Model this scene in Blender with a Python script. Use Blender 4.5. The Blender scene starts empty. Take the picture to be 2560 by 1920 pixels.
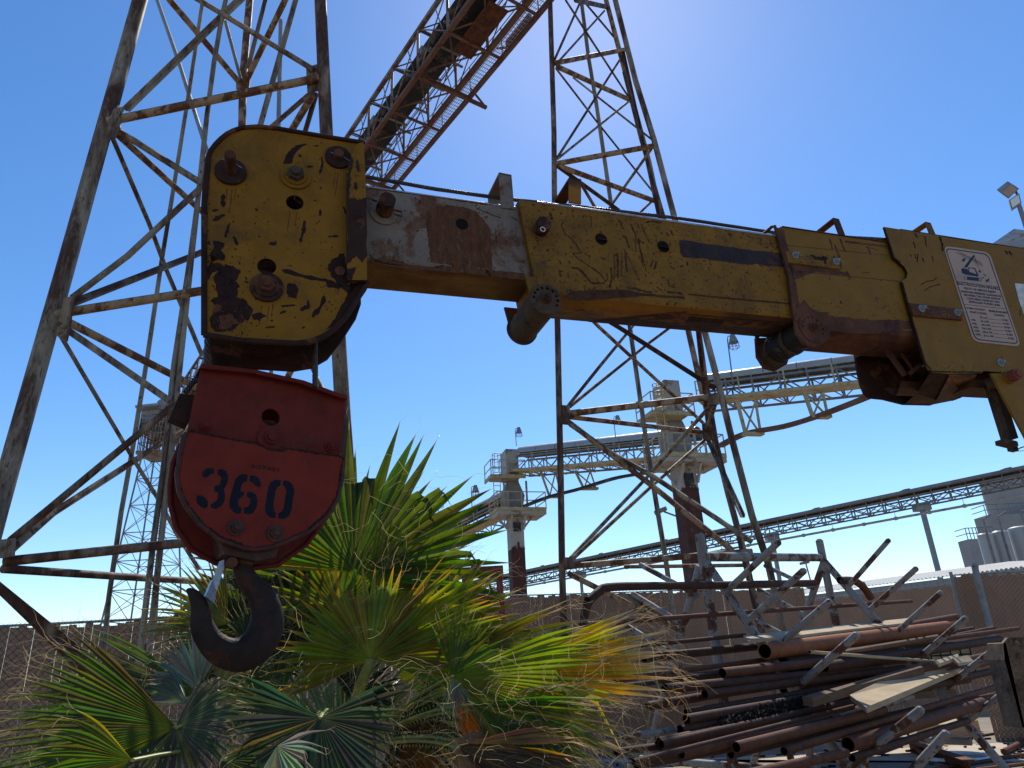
import bpy, math, random
import numpy as np
from mathutils import Vector, Matrix
from mathutils.geometry import tessellate_polygon
rnd = random.Random(7)
S = bpy.context.scene
COL = S.collection
PI = math.pi
# ------------------------------------------------------------------ camera
FPX = 1775.0; PITCH = math.radians(21.5); ROLL = math.radians(3.0)
CAM = Vector((0, 0, 1.6))
_F = Vector((0, math.cos(PITCH), math.sin(PITCH)))
_R0 = Vector((1, 0, 0)); _U0 = Vector((0, -math.sin(PITCH), math.cos(PITCH)))
_R = _R0*math.cos(ROLL) - _U0*math.sin(ROLL)
_U = _U0*math.cos(ROLL) + _R0*math.sin(ROLL)
cd = bpy.data.cameras.new('camera'); cam = bpy.data.objects.new('camera', cd); COL.objects.link(cam)
cd.sensor_width = 36; cd.lens = FPX/2560*36; cd.clip_start = .05; cd.clip_end = 3000
m = Matrix((( _R.x, _U.x, -_F.x, CAM.x), (_R.y, _U.y, -_F.y, CAM.y), (_R.z, _U.z, -_F.z, CAM.z), (0, 0, 0, 1)))
cam.matrix_world = m
S.camera = cam
def ray(x, y): return _R*(x-1280) + _U*(960-y) + _F*FPX
def P(x, y, Y):
    d = ray(x, y); return CAM + d*(Y/d.y)
def PL(x, y, p0, n):
    d = ray(x, y); return CAM + d*(((p0-CAM).dot(n))/d.dot(n))
def PZ(x, y, z):
    d = ray(x, y); return CAM + d*((z-CAM.z)/d.z)
def depth(p): return (p-CAM).dot(_F)
# ------------------------------------------------------------------ light
SUN_PX = (1470, -70)
sd = ray(*SUN_PX).normalized()
elev = math.asin(sd.z); azim = math.atan2(sd.x, sd.y)
W = bpy.data.worlds.new('World'); S.world = W; W.use_nodes = True
nt = W.node_tree; bg = nt.nodes['Background']
sky = nt.nodes.new('ShaderNodeTexSky'); sky.sky_type = 'NISHITA'; sky.sun_disc = False
sky.sun_elevation = elev; sky.sun_rotation = azim
sky.altitude = 300; sky.air_density = 1.0; sky.dust_density = 0.18; sky.ozone_density = 2.6
hsv = nt.nodes.new('ShaderNodeHueSaturation'); hsv.inputs['Saturation'].default_value = 1.25; hsv.inputs['Hue'].default_value = .503
nt.links.new(sky.outputs[0], hsv.inputs['Color']); nt.links.new(hsv.outputs[0], bg.inputs[0])
bg.inputs[1].default_value = 0.15
sl = bpy.data.lights.new('sun', 'SUN'); sl.energy = 4.5; sl.angle = math.radians(.55); sl.color = (1, .95, .86)
so = bpy.data.objects.new('sun', sl); COL.objects.link(so)
so.rotation_euler = sd.to_track_quat('Z', 'Y').to_euler()
S.view_settings.view_transform = 'Standard'; S.view_settings.look = 'None'
S.view_settings.exposure = 0.2; S.view_settings.gamma = 1
S.render.engine = 'CYCLES'
# ------------------------------------------------------------------ helpers
def V3(*a): return Vector(a)
Z = Vector((0, 0, 1))
def tag(o, label=None, cat=None, group=None, kind=None):
    if label: o['label'] = label
    if cat: o['category'] = cat
    if group: o['group'] = group
    if kind: o['kind'] = kind
    return o
def thing(name, label, cat, loc, group=None):
    o = bpy.data.objects.new(name, None); COL.objects.link(o); o.location = loc; o.empty_display_size = .2
    return tag(o, label, cat, group)
def worldloc(o):
    l = Vector(o.location)
    while o.parent: o = o.parent; l = l + Vector(o.location)
    return l
def perp(d):
    d = d.normalized()
    u = Z if abs(d.z) < .9 else Vector((1, 0, 0))
    s = d.cross(u).normalized(); return s, s.cross(d).normalized()
class MB:
    def __init__(s): s.v = []; s.f = []; s.m = []; s.sm = []; s.c = None
    def add(s, vs, fs, mi=0, smooth=False):
        b = len(s.v); s.v += [tuple(v) for v in vs]
        for f in fs: s.f.append(tuple(i+b for i in f)); s.m.append(mi); s.sm.append(smooth)
    def tube(s, a, b, r, r2=None, n=8, caps=True, mi=0):
        a = Vector(a); b = Vector(b)
        if r2 is None: r2 = r
        e1, e2 = perp(b-a); vs = []
        for p, q in ((a, r), (b, r2)):
            for i in range(n):
                t = 2*PI*i/n; vs.append(p + e1*(q*math.cos(t)) + e2*(q*math.sin(t)))
        s.add(vs, [(i, (i+1) % n, n+(i+1) % n, n+i) for i in range(n)], mi, n > 5)
        if caps:
            s.add(vs[:n], [tuple(range(n-1, -1, -1))], mi); s.add(vs[n:], [tuple(range(n))], mi)
        return s
    def path(s, pts, r, n=8, mi=0, caps=True):
        pts = [Vector(p) for p in pts]; k = len(pts)
        rs = r if isinstance(r, list) else [r]*k
        e1, e2 = perp(pts[1]-pts[0]); vs = []
        for j in range(k):
            d = (pts[min(j+1, k-1)]-pts[max(j-1, 0)]).normalized()
            e1 = (e1 - d*e1.dot(d)).normalized(); e2 = d.cross(e1)
            rr = rs[j] if isinstance(rs[j], (tuple, list)) else (rs[j], rs[j])
            for i in range(n):
                t = 2*PI*i/n; vs.append(pts[j] + e1*(rr[0]*math.cos(t)) + e2*(rr[1]*math.sin(t)))
        fs = [(j*n+i, j*n+(i+1) % n, (j+1)*n+(i+1) % n, (j+1)*n+i) for j in range(k-1) for i in range(n)]
        s.add(vs, fs, mi, True)
        if caps: s.add(vs[:n], [tuple(range(n-1, -1, -1))], mi); s.add(vs[-n:], [tuple(range(n))], mi)
        return s
    def beam(s, a, b, w, h, up=None, mi=0):
        a = Vector(a); b = Vector(b); d = (b-a).normalized()
        u = Vector(up) if up is not None else Z
        if abs(u.normalized().dot(d)) > .98: u = Vector((1, 0, 0))
        sd_ = d.cross(u).normalized(); u = sd_.cross(d).normalized()
        vs = [p + sd_*(w/2*i) + u*(h/2*j) for p in (a, b) for i, j in ((-1, -1), (1, -1), (1, 1), (-1, 1))]
        s.add(vs, [(3, 2, 1, 0), (4, 5, 6, 7), (0, 1, 5, 4), (1, 2, 6, 5), (2, 3, 7, 6), (3, 0, 4, 7)], mi)
        return s
    def angle(s, a, b, w, up=None, mi=0):     # L section
        a = Vector(a); b = Vector(b); d = (b-a).normalized(); t = w*.14
        u = Vector(up) if up is not None else Z
        if abs(u.normalized().dot(d)) > .98: u = Vector((0, 1, 0))
        sd_ = d.cross(u).normalized(); u = sd_.cross(d).normalized()
        s.beam(a, b, t, w, u, mi); off = u*(-w/2+t/2) + sd_*(w/2+t/2)
        s.beam(a+off, b+off, w, t, u, mi); return s
    def box(s, c, hx, hy, hz, mi=0):          # half-axis vectors
        c = Vector(c); vs = [c + hx*i + hy*j + hz*k for k in (-1, 1) for i, j in ((-1, -1), (1, -1), (1, 1), (-1, 1))]
        s.add(vs, [(3, 2, 1, 0), (4, 5, 6, 7), (0, 1, 5, 4), (1, 2, 6, 5), (2, 3, 7, 6), (3, 0, 4, 7)], mi); return s
    def plate(s, outer, vec, holes=(), mi=0, mi_side=None):  # 3D outline extruded by vec, holes cut through
        loops = [[Vector(p) for p in outer]] + [[Vector(p) for p in h] for h in holes]
        flat = [p for l in loops for p in l]; n = len(flat); vec = Vector(vec)
        tri = tessellate_polygon(loops)
        s.add(flat + [p+vec for p in flat], [tuple(t) for t in tri] + [tuple(i+n for i in reversed(t)) for t in tri], mi)
        o = 0
        for l in loops:
            k = len(l); s.add(l + [p+vec for p in l], [(i, (i+1) % k, k+(i+1) % k, k+i) for i in range(k)], mi if mi_side is None else mi_side)
            o += k
        return s
    def face(s, pts, mi=0):
        s.add(pts, [tuple(t) for t in tessellate_polygon([[Vector(p) for p in pts]])], mi); return s
    def build(s, name, mats, parent=None, cols=None):
        if not isinstance(mats, (list, tuple)): mats = [mats]
        me = bpy.data.meshes.new(name)
        if parent is not None: off = np.array(worldloc(parent))
        else:
            a = np.array(s.v); off = np.array([(a[:, 0].min()+a[:, 0].max())/2, (a[:, 1].min()+a[:, 1].max())/2, a[:, 2].min()])
        vv = np.array(s.v) - off
        me.from_pydata(vv.tolist(), [], s.f)
        for mm in mats: me.materials.append(mm)
        me.polygons.foreach_set('material_index', s.m); me.polygons.foreach_set('use_smooth', s.sm)
        if s.c is not None:
            at = me.color_attributes.new('col', 'FLOAT_COLOR', 'POINT')
            at.data.foreach_set('color', np.array(s.c, dtype=np.float32).ravel())
        me.update()
        o = bpy.data.objects.new(name, me); COL.objects.link(o)
        if parent is not None: o.parent = parent
        else: o.location = off.tolist()
        return o
def circ(c, e1, e2, r, n=20, ph=0): return [c + e1*(r*math.cos(2*PI*i/n+ph)) + e2*(r*math.sin(2*PI*i/n+ph)) for i in range(n)]
def cr(pts, ox, oy, sc): return [(x/sc+ox, y/sc+oy) for x, y in pts]
# ------------------------------------------------------------------ materials
def mat(name, base, rust=None, amt=.5, sc=3.0, rough=.6, metal=0.0, stretch=(1, 1, 1), var=.25, bump=.15, speck=0.0, edge=.06, dirt=None, dirt_amt=.5, spec=.18, rust2=None):
    m_ = bpy.data.materials.new(name); m_.use_nodes = True; t = m_.node_tree; N = t.nodes; L_ = t.links
    b = N['Principled BSDF']; b.inputs['Roughness'].default_value = rough; b.inputs['Metallic'].default_value = metal
    b.inputs['Specular IOR Level'].default_value = spec
    tc = N.new('ShaderNodeTexCoord'); mp = N.new('ShaderNodeMapping'); mp.inputs['Scale'].default_value = stretch
    L_.new(tc.outputs['Object'], mp.inputs[0])
    def noise(s_, det=6, ro=.6, dist=0):
        n_ = N.new('ShaderNodeTexNoise'); n_.inputs['Scale'].default_value = s_; n_.inputs['Detail'].default_value = det
        n_.inputs['Roughness'].default_value = ro; n_.inputs['Distortion'].default_value = dist
        L_.new(mp.outputs[0], n_.inputs['Vector']); return n_.outputs['Fac']
    def ramp(src, lo, hi):
        r_ = N.new('ShaderNodeMapRange'); r_.inputs['From Min'].default_value = lo; r_.inputs['From Max'].default_value = hi
        L_.new(src, r_.inputs['Value']); return r_.outputs['Result']
    def mix(fac, a, c):
        x = N.new('ShaderNodeMix'); x.data_type = 'RGBA'
        if hasattr(fac, 'node'): L_.new(fac, x.inputs['Factor'])
        else: x.inputs['Factor'].default_value = fac
        for s_, q in ((x.inputs[6], a), (x.inputs[7], c)):
            if hasattr(q, 'node'): L_.new(q, s_)
            else: s_.default_value = (*q, 1)
        return x.outputs[2]
    v1 = noise(sc*1.7, 5, .65)
    dark = tuple(c*(1-var) for c in base); lite = tuple(min(1, c*(1+var)) for c in base)
    col = mix(ramp(v1, .3, .7), dark, lite)
    if dirt: col = mix(ramp(noise(sc*.6, 8, .7, .6), .62-dirt_amt*.3, .72), col, dirt)
    rfac = None
    if rust:
        rr = mix(ramp(noise(sc*7, 4), .35, .65), rust, rust2 or tuple(c*1.9 for c in rust))
        th = .72-amt*.45
        rfac = ramp(noise(sc, 10, .68, .3), th, th+edge)
        col = mix(rfac, col, rr)
        if speck:
            col = mix(ramp(noise(sc*11, 3, .5), .73-speck*.15, .76-speck*.15), col, rr)
    L_.new(col, b.inputs['Base Color'])
    rn = noise(sc*4, 4); rg = N.new('ShaderNodeMapRange'); rg.inputs['To Min'].default_value = max(.05, rough-.15); rg.inputs['To Max'].default_value = min(1, rough+.2)
    L_.new(rn, rg.inputs['Value']); L_.new(rg.outputs[0], b.inputs['Roughness'])
    if bump:
        bm = N.new('ShaderNodeBump'); bm.inputs['Strength'].default_value = bump; bm.inputs['Distance'].default_value = .01
        L_.new(noise(sc*9, 5), bm.inputs['Height']); L_.new(bm.outputs[0], b.inputs['Normal'])
    return m_
RUST = (.055, .022, .014)
M = dict(
 yellow=mat('aged_yellow_paint', (.225, .096, .005), (.034, .013, .009), .12, 5, .62, var=.2, speck=.35, dirt=(.10, .048, .010), dirt_amt=.3),
 yellow2=mat('scuffed_yellow_paint', (.205, .093, .009), (.055, .021, .010), .24, 6, .62, var=.22, speck=.8, dirt=(.085, .042, .011), dirt_amt=.4),
 yellow3=mat('clean_yellow_paint', (.205, .098, .010), (.055, .022, .011), .08, 4, .6, var=.12, speck=.3, dirt=(.12, .065, .015), dirt_amt=.2),
 yellowlow=mat('orange_stained_yellow', (.220, .090, .009), (.055, .021, .009), .54, 4, .6, stretch=(.35, .35, 1.6), var=.3, speck=.6),
 rustchip=mat('bare_rust', (.027, .011, .008), None, 0, 20, .8, var=.4, bump=.3),
 rustdark=mat('dark_rust', (.036, .015, .010), (.085, .032, .015), .38, 6, .75, var=.4, bump=.4),
 rustmid=mat('brown_rust', (.10, .04, .022), (.045, .018, .014), .45, 5, .8, var=.4, bump=.4),
 rustor=mat('orange_rust', (.115, .040, .018), (.06, .024, .014), .45, 14, .85, var=.4, bump=.3),
 white1=mat('weathered_white_paint', (.20, .152, .118), (.080, .036, .018), .44, 4, .65, var=.2, speck=.5, dirt=(.14, .11, .09), dirt_amt=.7),
 boomlow=mat('rust_streaked_boom', (.175, .090, .026), (.060, .023, .011), .64, 5, .7, stretch=(.3, .3, 2), var=.35, edge=.15),
 red=mat('faded_red_paint', (.175, .019, .010), (.07, .014, .009), .32, 5, .65, var=.2, speck=.3, edge=.2, dirt=(.085, .015, .012), dirt_amt=.4),
 red2=mat('dark_red_paint', (.130, .016, .010), (.062, .014, .009), .45, 6, .65, var=.25, speck=.3, edge=.2),
 rededge=mat('worn_red_edge', (.07, .026, .018), (.032, .016, .012), .5, 20, .45, var=.4),
 navy=mat('navy_stencil_paint', (.005, .006, .014), (.12, .015, .010), .16, 22, .65, var=.3, edge=.03, bump=.05),
 navy2=mat('navy_print', (.012, .022, .055), None, 0, 20, .5, bump=0),
 cream=mat('cream_placard', (.42, .275, .195), None, 0, 8, .4, var=.08, dirt=(.28, .2, .145), dirt_amt=.2, bump=.03),
 palewhite=mat('pale_sticker', (.55, .54, .52), (.2, .15, .13), .2, 14, .5),
 hook=mat('greasy_black_steel', (.028, .018, .014), (.085, .022, .014), .44, 6, .6, var=.4, bump=.35, edge=.2, spec=.12),
 steel=mat('bare_steel', (.30, .32, .38), (.10, .07, .06), .3, 20, .35, metal=.6),
 wire=mat('steel_wire_rope', (.055, .045, .040), (.09, .05, .03), .4, 30, .5, metal=.4, spec=.5),
 black=mat('black_rubber', (.016, .013, .012), (.05, .04, .035), .3, 12, .6),
 tan=mat('dusty_roller', (.075, .047, .029), (.032, .019, .012), .4, 14, .75),
 tower=mat('weathered_tower_paint', (.29, .235, .17), (.052, .024, .014), .60, 4.5, .6, stretch=(1, 1, .28), var=.3, speck=.6, edge=.14, dirt=(.14, .09, .055), dirt_amt=.6),
 towertan=mat('tan_rusted_paint', (.30, .205, .125), (.080, .035, .017), .56, 6, .6, stretch=(1, 1, .5), var=.25, speck=.5),
 towerrust=mat('mostly_rusted_steel', (.24, .165, .11), (.050, .023, .014), .76, 4.0, .65, stretch=(1, 1, .3), var=.3, speck=.5, edge=.14),
 gray=mat('galvanised_grey', (.25, .27, .29), (.12, .07, .045), .25, 4, .5, var=.2),
 gal=mat('gallery_steel', (.24, .21, .18), (.11, .055, .035), .55, 1.6, .6, var=.3),
 galrust=mat('gallery_rust', (.15, .085, .06), (.09, .04, .028), .5, 1.2, .7, var=.3),
 belt=mat('dark_conveyor_belt', (.030, .030, .032), (.07, .06, .05), .4, 1.5, .6),
 mesh=mat('guard_mesh', (.5, .52, .56), None, 0, 4, .5),
 fyellow=mat('pale_yellow_handrail', (.40, .33, .19), (.20, .13, .07), .35, 2, .5),
 fwhite=mat('white_plant_paint', (.35, .32, .28), (.15, .10, .07), .4, 1.2, .5, var=.12, dirt=(.35, .31, .28), dirt_amt=.5),
 fcover=mat('belt_cover_sheet', (.34, .35, .35), (.3, .26, .2), .2, .8, .35, var=.12),
 fgray=mat('far_grey_steel', (.20, .20, .20), (.12, .09, .07), .3, 1, .6),
 fbrown=mat('rust_column', (.075, .030, .024), (.12, .05, .04), .3, 1.5, .7),
 slat=mat('brown_fence_slat', (.34, .205, .132), None, 0, 1.2, .6, var=.10, dirt=(.28, .165, .108), dirt_amt=.5, bump=.1),
 fwire=mat('fence_wire', (.06, .042, .034), None, 0, 5, .5, metal=.3),
 post=mat('galvanised_post', (.22, .22, .21), (.2, .16, .12), .2, 4, .45),
 rackw=mat('chipped_white_rack_paint', (.27, .24, .215), (.07, .030, .018), .46, 4.5, .55, var=.15, speck=.6, edge=.03, dirt=(.18, .145, .12), dirt_amt=.5),
 wood=mat('sunbleached_plank', (.40, .30, .185), (.30, .19, .10), .35, 5, .8, stretch=(.25, .25, 2), var=.2, edge=.2),
 wooddk=mat('grey_brown_timber', (.14, .085, .05), (.07, .04, .026), .4, 5, .85, stretch=(.3, .3, 2), var=.3, edge=.2),
 pipe=mat('rusty_pipe', (.115, .044, .024), (.048, .020, .012), .42, 5, .7, var=.3, bump=.35, edge=.2),
 pipeor=mat('orange_rusty_pipe', (.25, .090, .040), (.12, .045, .024), .42, 5, .7, var=.2, bump=.3, edge=.2),
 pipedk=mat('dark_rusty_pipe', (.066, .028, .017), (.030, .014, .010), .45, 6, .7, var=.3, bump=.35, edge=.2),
 ibeam=mat('red_oxide_steel', (.17, .045, .030), (.09, .03, .022), .4, 3, .7),
 mulch=mat('dark_debris', (.020, .016, .013), None, 0, 20, .9, var=.6),
 roof=mat('corrugated_roof', (.55, .52, .47), (.42, .36, .28), .3, .5, .5, var=.1),
 wall=mat('steel_wall_sheet', (.28, .29, .30), (.2, .18, .16), .2, .5, .6, var=.1),
 plant=mat('grey_plant_wall', (.30, .28, .26), (.2, .17, .15), .2, .3, .7, var=.08),
 tank=mat('white_tank', (.42, .41, .39), (.3, .2, .14), .12, .5, .4, var=.06),
 scratch=mat('brown_scratches', (.060, .026, .012), None, 0, 20, .8, var=.5),
 patch=mat('rust_bloom', (.105, .040, .018), (.20, .15, .115), .34, 30, .8, var=.35, edge=.12, bump=.3, stretch=(1, 1, .35), rust2=(.055, .024, .014)),
 band=mat('brown_painted_band', (.030, .020, .022), (.085, .038, .018), .42, 6, .7, var=.4, edge=.2),
 chute=mat('stained_chute_steel', (.17, .115, .075), (.05, .028, .018), .5, 5, .8, var=.35, speck=.8, edge=.15),
 hole=mat('dark_bore', (.006, .005, .005), None, 0, 5, .9, bump=0),
 concrete=mat('pale_concrete', (.46, .38, .29), (.28, .22, .16), .35, 1.3, .85, var=.15, edge=.2, bump=.25),
 ring=mat('white_ring', (.75, .75, .74), None, 0, 5, .4, var=.05),
 trunk=mat('palm_trunk_fibre', (.10, .065, .035), (.20, .13, .07), .4, 14, .9, var=.4, bump=.6),
 petiole=mat('palm_petiole', (.20, .23, .05), (.42, .30, .07), .42, 6, .4, var=.25, edge=.2, spec=.5),
)
# ground: concrete and dust
def ground_mat():
    m_ = mat('yard_ground', (.24, .19, .14), (.15, .115, .08), .42, .8, .9, var=.2, edge=.25, bump=.3, dirt=(.10, .08, .06), dirt_amt=.15)
    return m_
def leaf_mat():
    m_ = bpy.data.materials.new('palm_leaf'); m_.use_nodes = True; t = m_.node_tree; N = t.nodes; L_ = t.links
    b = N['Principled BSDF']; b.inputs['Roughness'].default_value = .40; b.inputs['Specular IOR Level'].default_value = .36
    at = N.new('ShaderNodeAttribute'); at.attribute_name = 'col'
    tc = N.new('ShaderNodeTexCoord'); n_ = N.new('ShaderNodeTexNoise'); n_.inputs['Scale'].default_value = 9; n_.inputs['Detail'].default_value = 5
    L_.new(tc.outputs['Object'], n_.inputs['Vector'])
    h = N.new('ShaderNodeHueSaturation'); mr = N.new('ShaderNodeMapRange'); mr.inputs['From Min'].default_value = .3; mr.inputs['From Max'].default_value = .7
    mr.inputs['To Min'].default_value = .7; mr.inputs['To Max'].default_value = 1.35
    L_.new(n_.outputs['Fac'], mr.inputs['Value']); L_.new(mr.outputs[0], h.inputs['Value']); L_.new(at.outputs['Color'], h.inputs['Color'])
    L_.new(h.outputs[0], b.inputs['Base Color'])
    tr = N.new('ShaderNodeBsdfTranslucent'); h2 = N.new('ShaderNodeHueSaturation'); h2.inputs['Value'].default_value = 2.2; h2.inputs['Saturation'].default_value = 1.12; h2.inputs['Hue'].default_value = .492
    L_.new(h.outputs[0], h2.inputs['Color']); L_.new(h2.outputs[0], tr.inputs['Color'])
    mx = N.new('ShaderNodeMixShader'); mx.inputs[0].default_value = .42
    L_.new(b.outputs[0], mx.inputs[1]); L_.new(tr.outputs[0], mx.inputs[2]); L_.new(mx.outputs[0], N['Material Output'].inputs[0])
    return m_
M['ground'] = ground_mat(); M['leaf'] = leaf_mat()
# ------------------------------------------------------------------ ground
g = MB(); nx = 60
g.add([(-800, -300, 0), (900, -300, 0), (900, 1600, 0), (-800, 1600, 0)], [(0, 1, 2, 3)])
tag(g.build('ground', M['ground']), kind='structure')
g = MB(); a_ = [PZ(1300, 1895, .004), PZ(2700, 1905, .004), V3(16, 13.2, .004), V3(1.5, 13.2, .004)]
for p_ in a_: p_.z = .004
g.add(a_, [(0, 1, 2, 3)]); tag(g.build('concrete_pavement', M['concrete']), kind='structure')
# ================================================================== CRANE BOOM
LY = math.radians(-19.774)
Ld = V3(math.sin(LY), math.cos(LY), 0)                 # lateral, away from the camera
Bd = ray(6885, 1200); Bd = (Bd - Ld*Bd.dot(Ld)).normalized()
Vd = Bd.cross(Ld); Vd = Vd if Vd.z > 0 else -Vd
BO = P(920, 468, 2.25)
def bp(x, y, k=0.0): return PL(x, y, BO+Ld*k, Ld)
def bs(s, v, k): return BO + Bd*s + Vd*v + Ld*k
def sv(p): q = p-BO; return q.dot(Bd), q.dot(Vd)
crane = thing('crane_boom', 'rusty yellow telescoping crane boom reaching in from the right edge', 'crane boom', bs(3.4, -.9, .1))
def bolt(mb, c, n, r, h, hexr=None, wash=None, bore=True):
    n = n.normalized(); e1, e2 = perp(n)
    if wash: mb.tube(c, c+n*(h*.3), wash, n=22); c = c + n*(h*.3)
    ph = rnd.random(); vs = circ(c, e1, e2, r, 6, ph); mb.plate(vs, n*(h*.55))
    mb.tube(c+n*(h*.5), c+n*h, r*.55, n=12)
def jag(poly, amp, sub=3, seed=0):          # roughen a pixel outline
    rr = random.Random(seed); out = []
    for i in range(len(poly)):
        a, b = poly[i], poly[(i+1) % len(poly)]
        for k in range(sub):
            t = k/sub; out.append((a[0]+(b[0]-a[0])*t+rr.uniform(-amp, amp), a[1]+(b[1]-a[1])*t+rr.uniform(-amp, amp)))
    return out
def stroke(pts, w, seed=0, amp=.35):        # irregular scratch outline from a pixel polyline
    rr = random.Random(seed); q = []
    for i in range(len(pts)-1):
        a, b = pts[i], pts[i+1]; n = max(2, int(math.dist(a, b)/max(2.5, w*.6)))
        for k in range(n): q.append((a[0]+(b[0]-a[0])*k/n, a[1]+(b[1]-a[1])*k/n))
    q.append(pts[-1]); L1 = []; L2 = []
    for i, p in enumerate(q):
        a = q[max(0, i-1)]; b = q[min(len(q)-1, i+1)]; dx, dy = b[0]-a[0], b[1]-a[1]; l = math.hypot(dx, dy) or 1
        e = w/2*(.35 if i in (0, len(q)-1) else 1)
        for L_, s_ in ((L1, 1), (L2, -1)):
            h = e*(1+rr.uniform(-amp, amp)*1.6); L_.append((p[0]-dy/l*h*s_+rr.uniform(-.3, .3), p[1]+dx/l*h*s_+rr.uniform(-.3, .3)))
    return L1 + L2[::-1]
def chips(mb, polys, f, mi):
    for q in polys:
        try: mb.face([f(x, y) for x, y in q], mi)
        except Exception: pass
def speckle(n, box, rmin, rmax, seed, dens=None):
    rr = random.Random(seed); out = []
    while len(out) < n:
        x = rr.uniform(box[0], box[2]); y = rr.uniform(box[1], box[3])
        if dens and rr.random() > dens(x, y): continue
        r = rmin + (rmax-rmin)*rr.random()**3; ang = rr.random()*PI; k = rr.randint(5, 8)
        out.append([(x + math.cos(ang)*r*rr.uniform(.8, 1.9)*math.cos(2*PI*i/k) - math.sin(ang)*r*rr.uniform(.4, .9)*math.sin(2*PI*i/k),
                     y + math.sin(ang)*r*rr.uniform(.8, 1.9)*math.cos(2*PI*i/k) + math.cos(ang)*r*rr.uniform(.4, .9)*math.sin(2*PI*i/k)) for i in range(k)])
    return out
def hole(x, y, r, k=0.0, ry=None, n=22):
    c = bp(x, y, k); q = bp(x+r, y, k); R_ = (q-c).length
    return circ(c, Bd, Vd, R_, n)
# ---- boom head
A_ = (480, 280, 2.552)
head_o = [(509, 838), (509, 515), (513, 452), (519, 398), (527, 378), (539, 362), (553, 348), (568, 336), (584, 328), (604, 321), (645, 318), (695, 323), (754, 333), (833, 346), (909, 358),
          (913, 445), (918, 707), (910, 724), (891, 752), (866, 791), (835, 824), (808, 843), (774, 856), (740, 860), (700, 858), (598, 852)]
near = [bp(x, y, 0) for x, y in head_o]
hs = [hole(737, 506, 22), hole(667, 666, 24)]
mb = MB(); mb.plate(near, Ld*.014, hs, 0, 1)
blots = [jag(cr([(185, 985), (215, 975), (300, 1000), (310, 1030), (280, 1080), (300, 1110), (280, 1180), (330, 1190), (390, 1260), (370, 1320), (300, 1350), (250, 1400), (140, 1400), (110, 1330), (150, 1250), (120, 1200), (170, 1180), (150, 1100), (140, 1050)], *A_), 2.6, 4, 1),
         jag(cr([(130, 820), (170, 825), (210, 840), (185, 880), (215, 920), (210, 945), (150, 940), (120, 960), (115, 900), (140, 870)], *A_), 2, 3, 2),
         jag(cr([(120, 960), (200, 970), (180, 1010), (130, 1020), (100, 1080), (90, 1000)], *A_), 2, 3, 3),
         jag(cr([(570, 1010), (610, 1000), (680, 1030), (760, 1045), (850, 1065), (900, 1080), (960, 1110), (940, 1130), (870, 1120), (850, 1085), (760, 1070), (670, 1050), (600, 1030)], *A_), 1.6, 3, 4),
         jag(cr([(900, 930), (960, 900), (985, 940), (985, 1100), (1060, 1090), (1000, 1170), (930, 1090), (880, 1040), (870, 990)], *A_), 3, 4, 5),
         jag(cr([(610, 1090), (660, 1095), (680, 1130), (665, 1190), (620, 1180), (600, 1150)], *A_), 1.6, 3, 6),
         jag(cr([(580, 330), (600, 280), (630, 240), (660, 215), (720, 203), (745, 208), (700, 222), (660, 260), (640, 300), (640, 328)], *A_), 1.3, 3, 7),
         jag(cr([(380, 1290), (430, 1280), (480, 1300), (430, 1330), (390, 1320)], *A_), 1.5, 3, 8),
         jag(cr([(1010, 1090), (1100, 1085), (1060, 1180), (985, 1290), (900, 1370), (860, 1385), (930, 1290), (985, 1180)], *A_), 2.2, 4, 9)]
st = [([(205, 525), (195, 560), (200, 605)], 26), ([(130, 690), (210, 655)], 24), ([(130, 632), (170, 622)], 14), ([(240, 705), (225, 760), (210, 800)], 16), ([(265, 790), (290, 850)], 16),
      ([(715, 690), (715, 740), (690, 830)], 20), ([(490, 840), (540, 840)], 18), ([(825, 285), (835, 330), (815, 395)], 14), ([(680, 270), (700, 285)], 16), ([(735, 345), (775, 350)], 12),
      ([(820, 620), (820, 665)], 14), ([(870, 795), (935, 790)], 12), ([(845, 1170), (820, 1240), (770, 1310)], 30), ([(740, 1200), (740, 1240), (690, 1265)], 22), ([(570, 1240), (660, 1230)], 12),
      ([(600, 1270), (560, 1285)], 12), ([(655, 1305), (662, 1315)], 12), ([(470, 1375), (530, 1370)], 10), ([(700, 1380), (720, 1370)], 14), ([(485, 305), (495, 310)], 10), ([(780, 215), (815, 215)], 8),
      ([(820, 475), (826, 495)], 12), ([(345, 770), (348, 775)], 9), ([(405, 615), (420, 630)], 16), ([(405, 665), (412, 672)], 9), ([(348, 845), (350, 850)], 12), ([(610, 865), (612, 870)], 9), ([(965, 600), (985, 650)], 18),
      ([(500, 1330), (520, 1335)], 10), ([(340, 1050), (350, 1070)], 14), ([(820, 200), (830, 190)], 9), ([(335, 1080), (360, 1090)], 9), ([(880, 885), (890, 888)], 10), ([(790, 710), (800, 712)], 9)]
polys = blots + [stroke(cr(p, *A_), w/2.552, i) for i, (p, w) in enumerate(st)]
polys += speckle(150, (520, 340, 900, 840), .5, 1.8, 5) + speckle(120, (515, 640, 640, 840), .8, 3.2, 6) + speckle(70, (800, 600, 880, 780), .7, 2.4, 9)
polys += speckle(60, (512, 400, 524, 640), .8, 3, 8)
chips(mb, polys, lambda x, y: bp(x, y, -.0008), 2)
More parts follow.
